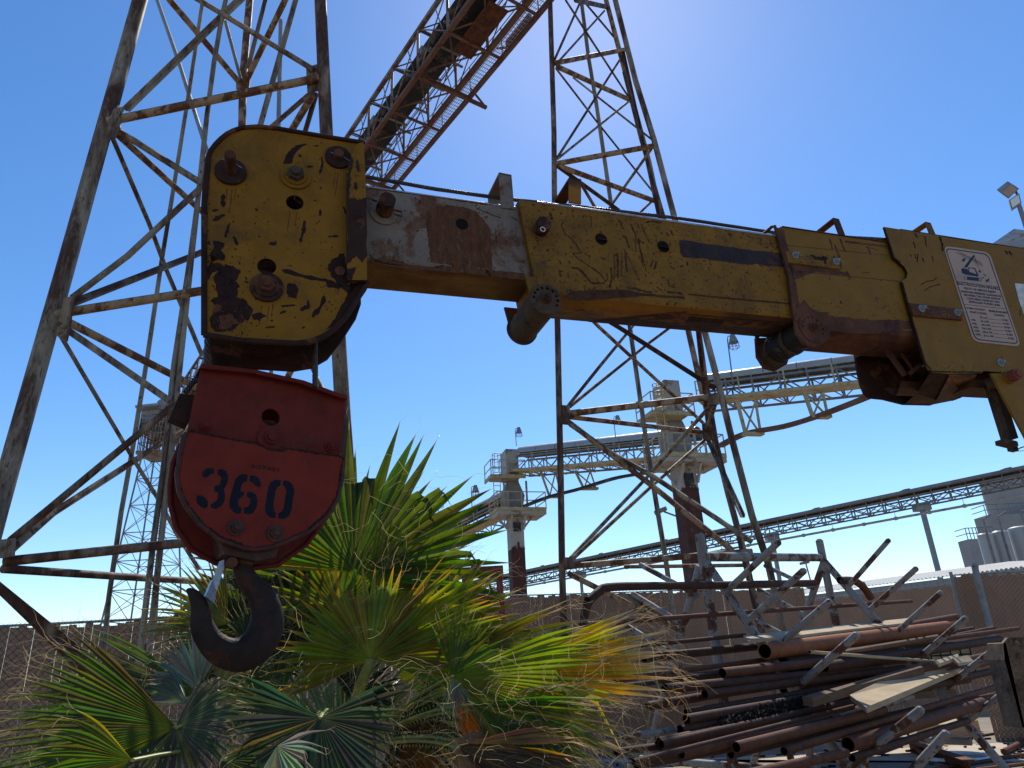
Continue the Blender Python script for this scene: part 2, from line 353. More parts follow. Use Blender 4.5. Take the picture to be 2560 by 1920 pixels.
drips = [stroke([(x, y), (x+dx, y+l*.5), (x+dx*1.6-l*.05, y+l)], w_, 300+int(x)) for x, y, l, w_, dx in ((568, 470, 45, 2.2, -2), (580, 474, 60, 3, -3), (590, 470, 30, 2, -2), (655, 762, 50, 2.5, -3), (672, 764, 40, 2, -2), (683, 758, 34, 2, -2), (845, 430, 60, 2.5, -3), (838, 425, 40, 2, -2), (738, 484, 16, 2, -1), (725, 528, 50, 2, -3), (742, 530, 34, 1.6, -2), (850, 698, 40, 3, -3), (860, 696, 30, 2, -2))]
chips(mb, drips, lambda x, y: bp(x, y, -.0004), 3)
orange = [jag(cr([(170, 1300), (260, 1290), (290, 1340), (240, 1385), (170, 1380)], *A_), 3, 4, 11), jag(cr([(140, 1230), (190, 1230), (180, 1270), (130, 1280)], *A_), 2, 3, 12)] + speckle(70, (525, 765, 620, 830), 1, 3, 13)
chips(mb, orange, lambda x, y: bp(x, y, -.0014), 3)
headplate = mb.build('cheek_plate', [M['yellow'], M['rustdark'], M['rustchip'], M['rustor']], crane)
mb = MB()                                     # rim lip along the outline
rim = near[:15]; mb.path([p-Ld*.004 for p in rim], (.0085, .0085), 8)
mb.path([p-Ld*.004 for p in near[16:] + [near[0]]], (.010, .010), 8)
mb.path([p-Ld*.002+Bd*.004 for p in [bp(509, 838, 0), bp(509, 515, 0), bp(519, 398, 0)]], .008, 8)
mb.build('rim', M['rustdark'], headplate)
mb = MB()                                     # folded flange on the right of the head
fl = [(909, 356), (914, 445), (918, 700), (868, 700), (868, 425), (880, 385), (895, 358)]
mb.plate([bp(x, y, -.035) for x, y in fl], Ld*.012, (), 0, 1)
chips(mb, [jag([(868, 500), (880, 495), (900, 500), (916, 492), (917, 640), (905, 655), (890, 640), (868, 660)], 2, 5, 3), stroke([(880, 392), (872, 440), (870, 500)], 8, 4), stroke([(892, 400), (896, 430)], 6, 5), stroke([(888, 455), (891, 475)], 7, 6),
           jag([(868, 672), (890, 668), (880, 700), (868, 700)], 1.5, 3, 9)] + speckle(40, (870, 380, 912, 500), .8, 2.4, 15), lambda x, y: bp(x, y, -.0362), 1)
mb.plate([bp(868, 425, -.024), bp(868, 700, -.024), bp(874, 700, -.024), bp(874, 425, -.024)], Ld*.026, (), 1)
mb.build('flange', [M['yellow'], M['rustdark']], headplate)
# far cheek plate and spreader of the head
HW = .165
far_o = [(509, 890), (512, 452), (545, 355), (604, 321), (754, 333), (905, 357), (918, 707), (905, 745), (866, 805), (830, 850), (790, 872), (740, 880), (620, 872)]
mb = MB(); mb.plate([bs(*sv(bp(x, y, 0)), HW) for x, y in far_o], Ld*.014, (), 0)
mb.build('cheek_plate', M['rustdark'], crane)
mb = MB()
tp = [bp(x, y, 0) for x, y in head_o[6:15]]   # top cover strip
for a, b in zip(tp[:-1], tp[1:]):
    mb.add([a+Ld*.014, b+Ld*.014, b+Ld*HW, a+Ld*HW], [(0, 1, 2, 3)]); mb.add([a+Ld*.014-Vd*.008, b+Ld*.014-Vd*.008, b+Ld*HW-Vd*.008, a+Ld*HW-Vd*.008], [(3, 2, 1, 0)])
mb.plate([bp(905, 370, .014), bp(914, 700, .014), bp(902, 700, .014), bp(893, 370, .014)], Ld*(HW-.014))
mb.build('cover', M['rustdark'], crane)
for (x, y, r_) in ((655, 770, 108), (800, 460, 85)):   # sheaves between the cheeks
    sh = MB(); c0 = bp(x, y, .03); R_ = (bp(x+r_, y, .03)-c0).length
    for k0 in (.022, .062, .102):
        for dk, rr_ in ((0, R_), (.007, R_), (.007, R_*.90), (.020, R_*.90), (.020, R_), (.028, R_)): pass
        c = bs(*sv(c0), k0)
        sh.tube(c, c+Ld*.006, R_, n=40); sh.tube(c+Ld*.006, c+Ld*.022, R_*.9, n=40); sh.tube(c+Ld*.022, c+Ld*.028, R_, n=40)
    sh.build('sheave', M['rustdark'], crane)
# pins, nuts and washers
def pin(x, y, rw, rp, ln, wm='rustdark', lean=(-.0, .0), k=0):
    c = bp(x, y, k); w = MB(); R_ = (bp(x+rw, y, k)-c).length; r2 = (bp(x+rp, y, k)-c).length
    w.tube(c, c-Ld*.012, R_, n=28); o = w.build('washer', M[wm], crane)
    q = MB(); q.tube(c-Ld*.012, c-Ld*ln, r2, n=20); q.tube(c-Ld*ln, c-Ld*(ln+.006), r2*.92, n=20)
    q.build('pin', M['rustmid'], o)
    cp = MB(); d1 = c-Ld*(ln*.6)
    cp.path([d1-Bd*(r2*1.5)+Vd*.01, d1-Bd*r2*.5+Vd*.002, d1+Bd*r2*1.0-Vd*.004, d1+Bd*r2*2.1-Vd*.018], .0014, 5)
    cp.build('cotter_pin', M['steel'], o)
pin(577, 432, 40, 14, .10); pin(845, 396, 32, 13, .03)
def nut(x, y, rw, rn, wm, nm, h=.03):
    c = bp(x, y, 0); R_ = (bp(x+rw, y, 0)-c).length; r2 = (bp(x+rn, y, 0)-c).length
    w = MB(); w.tube(c, c-Ld*.010, R_, n=30); w.tube(c-Ld*.010, c-Ld*.016, R_*.74, n=30); o = w.build('washer', M[wm], crane)
    q = MB(); bolt(q, c-Ld*.016, -Ld, r2, h); q.build('nut', M[nm], o)
nut(739, 443, 38, 21, 'yellow', 'tan'); nut(667, 720, 42, 20, 'rustdark', 'rustmid')
c = bp(850, 678, -.001); mb = MB(); mb.tube(c, c-Ld*.004, .018, n=18); mb.build('plug', M['rustor'], crane)
mb = MB(); c = bp(534, 645, 0); mb.tube(c, c-Ld*.03, .010, n=10); mb.path([c-Ld*.03-Bd*.03-Vd*.022, c-Ld*.03-Vd*.002, c-Ld*.03+Bd*.03-Vd*.024], .0013, 5); mb.path(circ(c-Ld*.03+Vd*.012, Bd, Vd, .006, 10)+[c-Ld*.03+Vd*.012+Bd*.006], .0013, 5); mb.build('keeper_pin', M['rustdark'], crane)
# ---- boom sections: profile (k, v) swept along the boom
def section(name, prof, s0, s1, mats, mis, wall=True, slant=None):
    mb = MB(); n = len(prof)
    def st_(s_, q): return bs(s_, q[1], q[0])
    for i in range(n):
        a, b = prof[i], prof[(i+1) % n]
        e0a = s0 + (slant(a[1]) if slant else 0); e0b = s0 + (slant(b[1]) if slant else 0)
        mb.add([st_(e0a, a), st_(s1, a), st_(s1, b), st_(e0b, b)], [(0, 1, 2, 3)], mis[i])
    mb.add([st_(s1, q) for q in prof], [tuple(range(n))], mis[0]); mb.add([st_(s0 + (slant(q[1]) if slant else 0), q) for q in prof], [tuple(range(n-1, -1, -1))], mis[0])
    return mb
def glint_bead(mb, s0, s1, v, k, mi=0, r=.004): mb.tube(bs(s0, v, k), bs(s1, v, k), r, n=6, mi=mi)  # round bead added along the top edge to catch a sun highlight
# section 1 (white, rust patch)
p1 = [(.03, .0235), (.03, -.290), (.036, -.302), (.075, -.322), (.09, -.326), (.205, -.326), (.20, .0235)]
mb = section('boom_section', p1, -.06, .80, None, [0, 0, 1, 1, 1, 0, 0]); glint_bead(mb, -.05, .62, .024, .031, 2)
C_ = (900, 400, 3.687)
f1 = lambda x, y: bp(x, y, .0292)
f1b = lambda x, y: bp(x, y, .0286)
patch = jag(cr([(610, 480), (700, 425), (800, 415), (950, 430), (1060, 470), (1150, 560), (1200, 640), (1215, 800), (1220, 1010), (1100, 1000), (950, 985), (800, 965), (650, 940), (635, 800), (620, 640), (610, 560)], *C_), 1.6, 9, 3)
chips(mb, [patch] + speckle(420, (1055, 505, 1242, 680), .5, 2.4, 4) + speckle(300, (1215, 520, 1310, 690), .3, 1.3, 5) + speckle(160, (930, 560, 1060, 680), .3, 1.2, 6), f1, 3)
low = jag(cr([(90, 860), (150, 920), (300, 930), (450, 960), (700, 985), (900, 970), (1100, 1000), (1300, 1020), (1515, 1040), (1515, 1110), (1300, 1080), (1000, 1045), (700, 1020), (400, 1000), (100, 945)], *C_), 1.6, 5, 5)
chips(mb, [low] + speckle(60, (930, 640, 1310, 680), .6, 1.8, 14), f1b, 3)
sc1 = [([(500, 340), (520, 360)], 10), ([(550, 365), (555, 410)], 10), ([(375, 740), (360, 770)], 8), ([(980, 900), (990, 960)], 9), ([(950, 960), (970, 1050)], 9), ([(850, 950), (860, 1000)], 12), ([(490, 685), (510, 690)], 9), ([(120, 920), (220, 950), (400, 975)], 20), ([(290, 930), (410, 940)], 8), ([(690, 990), (780, 970)], 14), ([(1160, 1010), (1210, 1080)], 30), ([(640, 325), (900, 370), (1180, 410)], 12), ([(1070, 440), (1200, 500), (1300, 530)], 6), ([(1390, 520), (1460, 560)], 8), ([(1250, 640), (1260, 760)], 6), ([(1300, 590), (1320, 620)], 6), ([(80, 250), (330, 290), (640, 330)], 9)]
chips(mb, [stroke(cr(p, *C_), w/3.687, 50+i) for i, (p, w) in enumerate(sc1)] + speckle(110, (930, 480, 1310, 690), .35, 1.0, 21), f1b, 4)
s1o = mb.build('boom_section', [M['white1'], M['boomlow'], M['steel'], M['patch'], M['scratch']], crane)
tag(s1o, 'white inner boom section with an arched rust patch')
mb = MB(); c = bp(1155, 560, .0278); mb.tube(c, c+Ld*.001, .0255, n=24); mb.build('bore', M['hole'], s1o)
mb = MB()
c = bp(960, 530, .029); mb.tube(c-Vd*.004, c-Ld*.006-Vd*.004, .055, n=28); mb.tube(c, c-Ld*.085, .031, n=22, mi=1); mb.tube(c-Ld*.02, c-Ld*.03, .034, n=20, mi=1)
mb.path([c-Ld*.05+Bd*.02-Vd*.02, c-Ld*.06+Bd*.055-Vd*.03, c-Ld*.05+Bd*.060-Vd*.045, c-Ld*.045+Bd*.03-Vd*.035], .004, 6, 1)
mb.path([c-Ld*.06-Bd*.035, c-Ld*.06-Bd*.055+Vd*.006], .004, 6, 1)
mb.build('locking_pin', [M['white1'], M['rustdark']], s1o)
# section 2 (yellow, pin holes, scratches)
p2 = [(0, .042), (0, -.376), (.006, -.388), (.05, -.398), (.10, -.398), (.222, -.380), (.225, .042)]
sl2 = lambda v: .0 + (.042-v)*.10
mb = section('boom_section', p2, .618, 2.10, None, [0, 0, 1, 1, 1, 0, 0], slant=sl2); glint_bead(mb, .70, 2.0, .0425, -.001, 2, .0055)
D_ = (1400, 480, 3.687)
f2 = lambda x, y: bp(x, y, -.0008)
sc2 = [([(1885, 565), (1855, 595), (1890, 680), (1970, 740), (2020, 820), (2045, 855), (1960, 860), (2010, 905), (2100, 970), (2212, 1050)], 8, C_), ([(1950, 990), (2010, 1000), (2070, 1060), (2130, 1130), (2212, 1140)], 14, C_), ([(1750, 480), (1770, 550)], 22, C_), ([(1700, 930), (1715, 940)], 14, C_), ([(1840, 1010), (1850, 1080)], 14, C_),
       ([(525, 240), (590, 340)], 9, D_), ([(650, 290), (700, 400), (700, 560)], 10, D_), ([(750, 290), (800, 420), (830, 470)], 8, D_), ([(600, 400), (640, 520)], 14, D_), ([(720, 430), (730, 480)], 30, D_), ([(790, 280), (850, 270), (940, 285)], 14, D_), ([(500, 570), (505, 700), (495, 820)], 8, D_), ([(530, 560), (535, 800)], 18, D_), ([(570, 560), (565, 790)], 7, D_), ([(590, 520), (650, 640), (735, 820)], 7, D_), ([(600, 560), (620, 740)], 14, D_), ([(470, 700), (480, 800), (455, 880)], 16, D_),
       ([(720, 420), (740, 540), (770, 700)], 9, D_), ([(740, 520), (800, 740)], 9, D_), ([(860, 620), (835, 690)], 16, D_), ([(890, 640), (870, 720)], 12, D_), ([(1015, 350), (1050, 400)], 16, D_), ([(975, 370), (1010, 410)], 14, D_), ([(430, 740), (440, 800), (400, 840), (290, 840), (240, 780), (200, 720), (110, 695)], 9, D_), ([(290, 690), (360, 740), (420, 820)], 8, D_), ([(890, 870), (950, 920)], 8, D_), ([(990, 800), (1010, 870), (1060, 880)], 10, D_), ([(1170, 640), (1175, 680)], 14, D_), ([(1370, 690), (1380, 730)], 8, D_),
       ([(270, 225), (290, 230), (285, 330)], 8, D_), ([(610, 880), (700, 895), (850, 930)], 22, D_), ([(990, 915), (1130, 940)], 20, D_), ([(380, 610), (420, 620)], 12, D_), ([(560, 330), (600, 345)], 8, D_), ([(930, 370), (945, 390)], 14, D_), ([(1550, 385), (1590, 395)], 20, D_), ([(1800, 430), (1860, 430), (1840, 470), (1870, 490)], 7, D_), ([(1940, 430), (1940, 480), (1990, 530)], 6, D_)]
mx = [stroke(cr(p, *o), w/3.687, 90+i, .45) for i, (p, w, o) in enumerate(sc2)]
mx += speckle(150, (1300, 530, 1410, 660), .5, 1.9, 31, lambda x, y: max(0, 1-math.dist((x, y), (1345, 595))/75)) + speckle(90, (1310, 560, 1700, 740), .4, 1.3, 32)
mx += speckle(150, (1540, 560, 1700, 700), .5, 1.8, 33, lambda x, y: max(0, 1-math.dist((x, y), (1660, 620))/80)) + speckle(160, (1400, 700, 1560, 745), .7, 2.3, 34) + speckle(70, (1300, 505, 1700, 560), .4, 1.4, 35)
chips(mb, mx, f2, 3)
band = jag(cr([(1100, 435), (1300, 470), (1600, 510), (1800, 540), (2045, 560), (2060, 690), (1900, 680), (1820, 665), (1700, 668), (1500, 640), (1300, 612), (1130, 605), (1105, 520)], *D_), 1.2, 5, 8)
chips(mb, [band], f2, 4)
seam = [stroke(cr([(1175, 940), (1500, 975), (2130, 1030)], *D_), 4, 71, .2), jag(cr([(40, 980), (100, 920), (300, 895), (600, 905), (850, 940), (1150, 965), (1150, 985), (850, 960), (500, 975), (300, 1000), (100, 1000)], *D_), 1.5, 5, 73)]
chips(mb, seam, lambda x, y: bp(x, y, -.0012), 3)
s2o = mb.build('boom_section', [M['yellow2'], M['yellowlow'], M['steel'], M['scratch'], M['band']], crane)
tag(s2o, 'scratched yellow middle boom section with a dark painted band')
for x, y, r_ in ((1503, 598, .028), (1658, 617, .029)):
    mb = MB(); c = bp(x, y, 0); mb.tube(c, c-Ld*.0015, r_, n=24, mi=0); mb.tube(c+Bd*.004-Vd*.001-Ld*.0015, c-Ld*.0022+Bd*.004, r_*.82, n=24, mi=1)
    mb.build('bore', [M['hole'], M['ibeam']], s2o)
mb = MB(); c = bp(1350, 575, 0); mb.tube(c+Ld*.01, c-Ld*.05, .032, n=24); mb.tube(c-Ld*.05, c-Ld*.053, .030, n=24)
mb.path(circ(c-Ld*.055-Bd*.012-Vd*.034, Bd, Vd, .010, 12)+[c-Ld*.055-Bd*.002-Vd*.034], .0022, 6, 1); mb.build('locking_pin', [M['rustdark'], M['palewhite']], s2o)
mb = MB()                                  # stained underside sheet of the sleeve bottom
q_ = [bs(1.20, -.4015, .03), bs(2.05, -.4015, .012), bs(2.05, -.384, .222), bs(1.02, -.384, .222)]
mb.add([bs(1.28, -.3975, .040), bs(2.0, -.3975, .040), bs(2.0, -.3995, .10), bs(1.15, -.3995, .10)], [(0, 1, 2, 3)]); mb.add([bs(1.15, -.3995, .10), bs(2.0, -.3995, .10), bs(2.0, -.3815, .222), bs(.98, -.3815, .222)], [(0, 1, 2, 3)])
mb.build('grease_strip', M['rustdark'], s2o)
# rope roller with drilled end disc; fc = pixel of the near disc centre
def roller(x, y, s_dir, r_disc, r_body, kfar, wm, stripes):
    c = bp(x, y, -.02); e1, e2 = Bd, Vd; ro = MB()
    hl = [circ(c + Bd*(r_disc*.76*math.cos(a)) + Vd*(r_disc*.76*math.sin(a)), Bd, Vd, r_disc*.095, 8) for a in [math.radians(t) for t in (175, 150, 128, 103, 78, 50, 22, -2, -28)]]
    ro.plate(circ(c, Bd, Vd, r_disc, 34), Ld*.012, hl); o = ro.build('roller_disc', M['rustmid' if wm != 'tan' else 'tan'], crane)
    q = MB(); bolt(q, c, -Ld, r_disc*.24, .03, wash=r_disc*.30); q.build('bolt', M['rustmid'], o)
    b = MB(); n_ = len(stripes)
    for i, (k0, k1, rr_, mi) in enumerate(stripes): b.tube(c+Ld*k0, c+Ld*k1, r_body*rr_, n=30, mi=mi)
    b.build('roller', [M['tan'], M['black']], crane)
roller(1365, 748, 0, .066, .062, .28, 'tan', [(.014, .275, 1.0, 0), (.275, .288, 1.10, 0)])
roller(2032, 820, 0, .072, .066, .28, 'rust', [(.014, .04, 1.06, 0), (.04, .13, 1, 1), (.13, .152, 1.06, 0), (.152, .245, 1, 1), (.245, .272, 1.06, 0), (.272, .286, 1.14, 0)])
mb = MB()                                   # tabs carrying the rollers
t1 = [(1314, 690), (1330, 745), (1342, 768), (1365, 778), (1388, 768), (1400, 740), (1400, 700)]
mb.plate([bp(x, y, -.006) for x, y in t1], Ld*.012); mbf = MB(); mbf.plate([bs(*sv(bp(x, y, -.006)), .262) for x, y in t1], Ld*.012); mbf.build('roller_bracket', M['rustmid'], crane)
t2 = [(1985, 780), (1990, 830), (2010, 860), (2040, 868), (2070, 850), (2078, 815), (2070, 780)]
mb.build('roller_bracket', M['yellow2'], crane)
mb = MB(); mb.plate([bp(x, y, -.016) for x, y in t2], Ld*.012); mb.build('roller_bracket', M['rustmid'], crane); mb = MB(); mb.plate([bs(*sv(bp(x, y, -.016)), .262) for x, y in t2], Ld*.012)
mb.build('roller_bracket', M['rustmid'], crane)
# section 3
p3 = [(-.012, .092), (-.012, -.405), (-.004, -.43), (.03, -.448), (.10, -.455), (.20, -.45), (.24, -.42), (.245, .092)]
sl3 = lambda v: (.092-v)*.0 + (.03 if v < -.2 else 0)
mb = section('boom_section', p3, 1.94, 2.95, None, [0, 1, 1, 1, 1, 0, 0, 0]); glint_bead(mb, 1.95, 2.62, .093, -.013, 2, .004)
G_ = (1900, 430, 2.3045)
sc3 = [([(430, 420), (450, 470), (470, 560)], 10), ([(400, 380), (420, 450)], 8), ([(460, 380), (490, 460)], 8), ([(200, 570), (800, 630)], 4), ([(620, 430), (640, 480)], 9), ([(130, 420), (740, 480)], 3), ([(610, 430), (680, 450)], 6), ([(500, 570), (520, 620)], 9), ([(460, 740), (475, 760)], 8), ([(225, 570), (255, 620)], 8), ([(490, 400), (730, 430)], 10), ([(590, 580), (635, 580)], 4)]
lowrust = jag([(1985, 770), (2010, 750), (2050, 788), (2120, 795), (2200, 800), (2282, 802), (2285, 820), (2200, 835), (2100, 830), (2000, 815)], 2.4, 5, 4)
up = [jag([(1940, 570), (1960, 572), (1985, 690), (1998, 760), (1985, 790), (1972, 690)], 2.2, 4, 6), jag([(1972, 660), (2030, 665), (2120, 680), (2125, 690), (2040, 680), (1985, 700)], 1.5, 4, 12)]
chips(mb, [stroke(cr(p, *G_), w/2.3, 130+i) for i, (p, w) in enumerate(sc3)] + [lowrust] + up + speckle(90, (1950, 570, 2270, 800), .4, 1.3, 41) + speckle(120, (1985, 740, 2280, 805), .7, 2.4, 42), lambda x, y: bp(x, y, -.0128), 3)
s3o = mb.build('boom_section', [M['yellow3'], M['rustmid'], M['rustdark'], M['rustmid']], crane)
mb = MB()
col3 = [(1938, 566), (1950, 572), (1980, 690), (1992, 780), (1984, 792), (1972, 690)]
mb.plate([bp(x, y, -.022) for x, y in col3], Ld*.012)
a = bp(1938, 566, -.022); mb.path([a, a+Vd*.012+Ld*.02, a+Vd*.012+Ld*.23], .008, 6); mb.plate([bs(*sv(bp(x, y, -.022)), .245) for x, y in col3], Ld*.01)
mb.build('collar', M['rustmid'], s3o)
mb = MB(); pt = cr([(150, 455), (440, 500), (465, 560), (160, 520)], *G_); mb.plate([bp(x, y, -.022) for x, y in pt], Ld*.01, (), 0)
chips(mb, [stroke(cr([(290, 480), (340, 500), (390, 495)], *G_), 9, 7), stroke(cr([(360, 480), (380, 530)], *G_), 5, 8)] + speckle(60, (1970, 630, 2100, 668), .5, 2, 43), lambda x, y: bp(x, y, -.0226), 1)
wo = mb.build('wear_bar', [M['yellow2'], M['rustchip']], s3o)
def smallbolt(x, y, k, par, r=.014, mt='gray'):
    q = MB(); c = bp(x, y, k); bolt(q, c, -Ld, r*.8, .02, wash=r*1.25); q.path([c-Ld*.018+Bd*.0, c-Ld*.02+Bd*.03-Vd*.008], .0012, 5); q.build('bolt', M[mt], par)
smallbolt(1987, 639, -.022, crane); smallbolt(2089, 655, -.022, crane)
# base section plate
base_o = [(2210, 567), (2222, 606), (2234, 645), (2250, 657), (2262, 668), (2269, 682), (2266, 695), (2254, 703), (2266, 750), (2282, 807), (2312, 907), (2318, 922), (2330, 931), (2370, 935), (2453, 933), (2460, 927), (2560, 936), (2900, 960)]
top_o = [(2900, 690), (2560, 622), (2380, 596), (2343, 588)]
mb = MB(); outl = [bp(x, y, -.03) for x, y in base_o + top_o]
mb.plate(outl, Ld*.010, (), 0, 2)
mb.plate([bs(*sv(p), .262) for p in outl], Ld*.010, (), 2)
p4 = [(-.02, .175), (-.02, -.48), (.26, -.48), (.26, .18)]
for s0_, s1_ in ((2.70, 5.6),):
    mb.add([bs(s0_, .178, -.028), bs(s1_, .178, -.028), bs(s1_, .178, .27), bs(s0_-.05, .178, .27)], [(0, 1, 2, 3)], 0)
    mb.add([bs(3.0, -.50, -.02), bs(s1_, -.50, -.02), bs(s1_, -.50, .262), bs(3.0, -.50, .262)], [(3, 2, 1, 0)], 1)
    mb.plate([bs(s1_, .178, -.028), bs(s1_, -.6, -.028), bs(s1_, -.6, .27), bs(s1_, .178, .27)], Bd*.01)
sc4 = [([(890, 350), (910, 380)], 7), ([(885, 400), (895, 440)], 7), ([(910, 470), (905, 520)], 7), ([(950, 370), (960, 430)], 6), ([(925, 650), (960, 630), (1000, 625), (1022, 605)], 5), ([(945, 685), (980, 662), (1040, 645)], 5), ([(1035, 370), (1050, 420), (1052, 455)], 12), ([(1035, 380), (1045, 400)], 16), ([(1410, 450), (1430, 475)], 12), ([(1435, 455), (1450, 480)], 12), ([(890, 470), (900, 500)], 5), ([(935, 490), (945, 520)], 6), ([(990, 480), (1000, 520)], 4), ([(865, 470), (875, 490)], 5), ([(1498, 790), (1500, 830)], 4)]
chips(mb, [stroke(cr(p, *G_), w/2.3, 150+i) for i, (p, w) in enumerate(sc4)] + speckle(70, (2230, 590, 2560, 930), .35, 1.1, 51) + speckle(60, (2215, 590, 2345, 720), .5, 1.4, 52) + speckle(90, (2320, 905, 2460, 934), .5, 1.6, 53)
      + [stroke([(2212, 572), (2236, 644), (2252, 656)], 3, 54, .2), stroke([(2256, 706), (2284, 808), (2314, 908), (2330, 929), (2454, 931)], 3.4, 55, .3)], lambda x, y: bp(x, y, -.0308), 2)
bo = mb.build('base_section', [M['yellow3'], M['yellowlow'], M['rustchip']], crane); tag(bo, 'wide yellow base section of the boom carrying the warning placard')
mb = MB(); mb.plate([bp(x, y, -.042) for x, y in cr([(862, 755), (1155, 790), (1168, 852), (885, 825)], *G_)], Ld*.011, (), 0)
chips(mb, speckle(40, (2290, 765, 2400, 795), .8, 3, 57), lambda x, y: bp(x, y, -.0428), 1)
wb = mb.build('wear_bar', [M['rustmid'], M['yellow2']], crane)
smallbolt(2303, 772, -.042, wb, .015); smallbolt(2392, 782, -.042, wb, .015)
smallbolt(2500, 908, -.03, crane, .016, 'gray')
# underside bracket, ram and belly plates of the base section
mb = MB(); Hh = (2100, 760, 4.365)
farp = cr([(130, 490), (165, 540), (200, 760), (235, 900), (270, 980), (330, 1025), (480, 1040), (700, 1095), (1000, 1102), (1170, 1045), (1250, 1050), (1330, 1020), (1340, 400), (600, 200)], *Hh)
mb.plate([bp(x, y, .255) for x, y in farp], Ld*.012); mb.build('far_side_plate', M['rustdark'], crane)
mb = MB()
bl = [bp(x, y, -.02) for x, y in ((2326, 931), (2366, 936), (2440, 935))]
mb.plate([bp(2372, 936, -.02), bp(2440, 934, -.02), bs(*sv(bp(2440, 970, .12)), .20), bs(*sv(bp(2372, 985, .12)), .20)], -Vd*.01, [circ((bp(2405, 958, .10)), Bd, (Ld*.9-Vd*.2).normalized(), .020, 16)], 0)
mb.add([bp(2326, 931, -.02), bp(2370, 936, -.02), bs(*sv(bp(2370, 985, .12)), .20), bp(2290, 985, .14)], [(0, 1, 2, 3)], 1)
mb.add([bp(2290, 985, .14), bs(*sv(bp(2370, 985, .12)), .20), bp(2330, 1012, .255), bp(2262, 1010, .255)], [(0, 1, 2, 3)], 0)
mb.add([bs(*sv(bp(2370, 985, .12)), .20), bs(*sv(bp(2440, 970, .12)), .20), bp(2390, 1000, .255), bp(2330, 1012, .255)], [(0, 1, 2, 3)], 0)
mb.plate([bp(x, y, .12) for x, y in cr([(680, 840), (895, 850), (850, 1000), (625, 990)], *Hh)], Ld*.01, (), 0)
mb.plate([bp(x, y, .14) for x, y in cr([(490, 915), (640, 920), (620, 990), (580, 980)], *Hh)], Ld*.01, (), 1)
mb.build('belly_plate', [M['yellowlow'], M['rustdark']], crane)
mb = MB()
mb.beam(bp(2205, 858, .10), bp(2262, 938, .12), .022, .02, mi=0); mb.beam(bp(2233, 850, .12), bp(2283, 922, .14), .016, .02, mi=0)
mb.tube(bp(2272, 935, .12), bp(2300, 915, .08), .012, n=10); mb.tube(bp(2296, 918, .09), bp(2312, 914, .07), .006, n=8, mi=1)
mb.beam(bp(2238, 848, .16), bp(2290, 822, .02), .03, .02)
mb.path([bp(2138, 890, .2), bp(2170, 876, .2), bp(2200, 874, .18), bp(2225, 885, .18)], .010, 6, 2)
mb.build('linkage', [M['rustmid'], M['steel'], M['wooddk']], crane)
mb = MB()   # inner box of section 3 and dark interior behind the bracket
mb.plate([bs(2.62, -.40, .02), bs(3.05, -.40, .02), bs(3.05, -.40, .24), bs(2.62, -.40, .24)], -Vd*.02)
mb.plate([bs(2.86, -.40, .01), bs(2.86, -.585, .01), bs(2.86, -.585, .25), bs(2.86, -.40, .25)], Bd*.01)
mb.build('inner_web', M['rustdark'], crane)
mb = MB()
mb.beam(bs(2.95, -.60, .13), bs(5.0, -.58, .13), .13, .09); mb.build('extension_ram', M['yellowlow'], crane)
mb = MB()   # lower jib bracket with red boss
mb.plate([bp(x, y, -.05) for x, y in cr([(1650, 755), (2120, 775), (2300, 1700), (2150, 1700), (2008, 1420), (1800, 1040)], *Hh)], Ld*.012)
o = mb.build('jib_bracket', M['yellow3'], crane)
mb = MB(); c = bp(2518, 945, -.05); mb.tube(c+Ld*.02, c-Ld*.015, .033, n=22, mi=1); mb.tube(c-Ld*.015, c-Ld*.055, .029, n=22); mb.tube(c-Ld*.055, c-Ld*.065, .018, n=12); mb.build('pivot_pin', [M['ibeam'], M['yellow3']], o)
mb = MB()
mb.beam(bp(2482, 965, .05), bp(2524, 1098, .05), .055, .05, up=Ld); mb.tube(bp(2465, 962, .02), bp(2500, 952, -.03), .03, n=18)
mb.beam(bp(2500, 1105, .02), bp(2533, 1113, .02), .05, .022, up=Vd, mi=0); mb.beam(bp(2527, 1103, .05), bp(2533, 1128, .05), .035, .03, up=Ld)
mb.build('stow_arm', M['tan'], crane)
mb = MB(); mb.path([bp(2538, 1127, .03), bp(2550, 1120, .03), bp(2580, 1110, .03)], .003, 5); mb.path([bp(2534, 1129, .03), bp(2580, 1125, .03)], .0015, 5); mb.build('wire', M['wire'], crane)
# placard
TXT = {}
def textpolys(s):
    if s in TXT: return TXT[s]
    cu = bpy.data.curves.new('t', 'FONT'); cu.body = s; cu.resolution_u = 2; cu.offset = .028
    ob = bpy.data.objects.new('t', cu); me = ob.to_mesh()
    vs = [(v.co.x, v.co.y) for v in me.vertices]; fs = [tuple(p.vertices) for p in me.polygons]
    ob.to_mesh_clear(); bpy.data.objects.remove(ob); bpy.data.curves.remove(cu)
    TXT[s] = (vs, fs); return TXT[s]
def text(mb, s, x0, y0, x1, y1, hpx, k, mi=0, f=None, upd=None):
    f = f or (lambda x, y: bp(x, y, k)); upd = upd or Vd
    vs, fs = textpolys(s); w = max(v[0] for v in vs); mnx = min(v[0] for v in vs); A = f(x0, y0); B_ = f(x1, y1)
    H_ = (f(x0, y0)-f(x0, y0-hpx)).length/.72
    mb.add([A+(B_-A)*((x-mnx)/(w-mnx))+upd*(y*H_) for x, y in vs], fs, mi)
I_ = (2320, 600, 6.145)
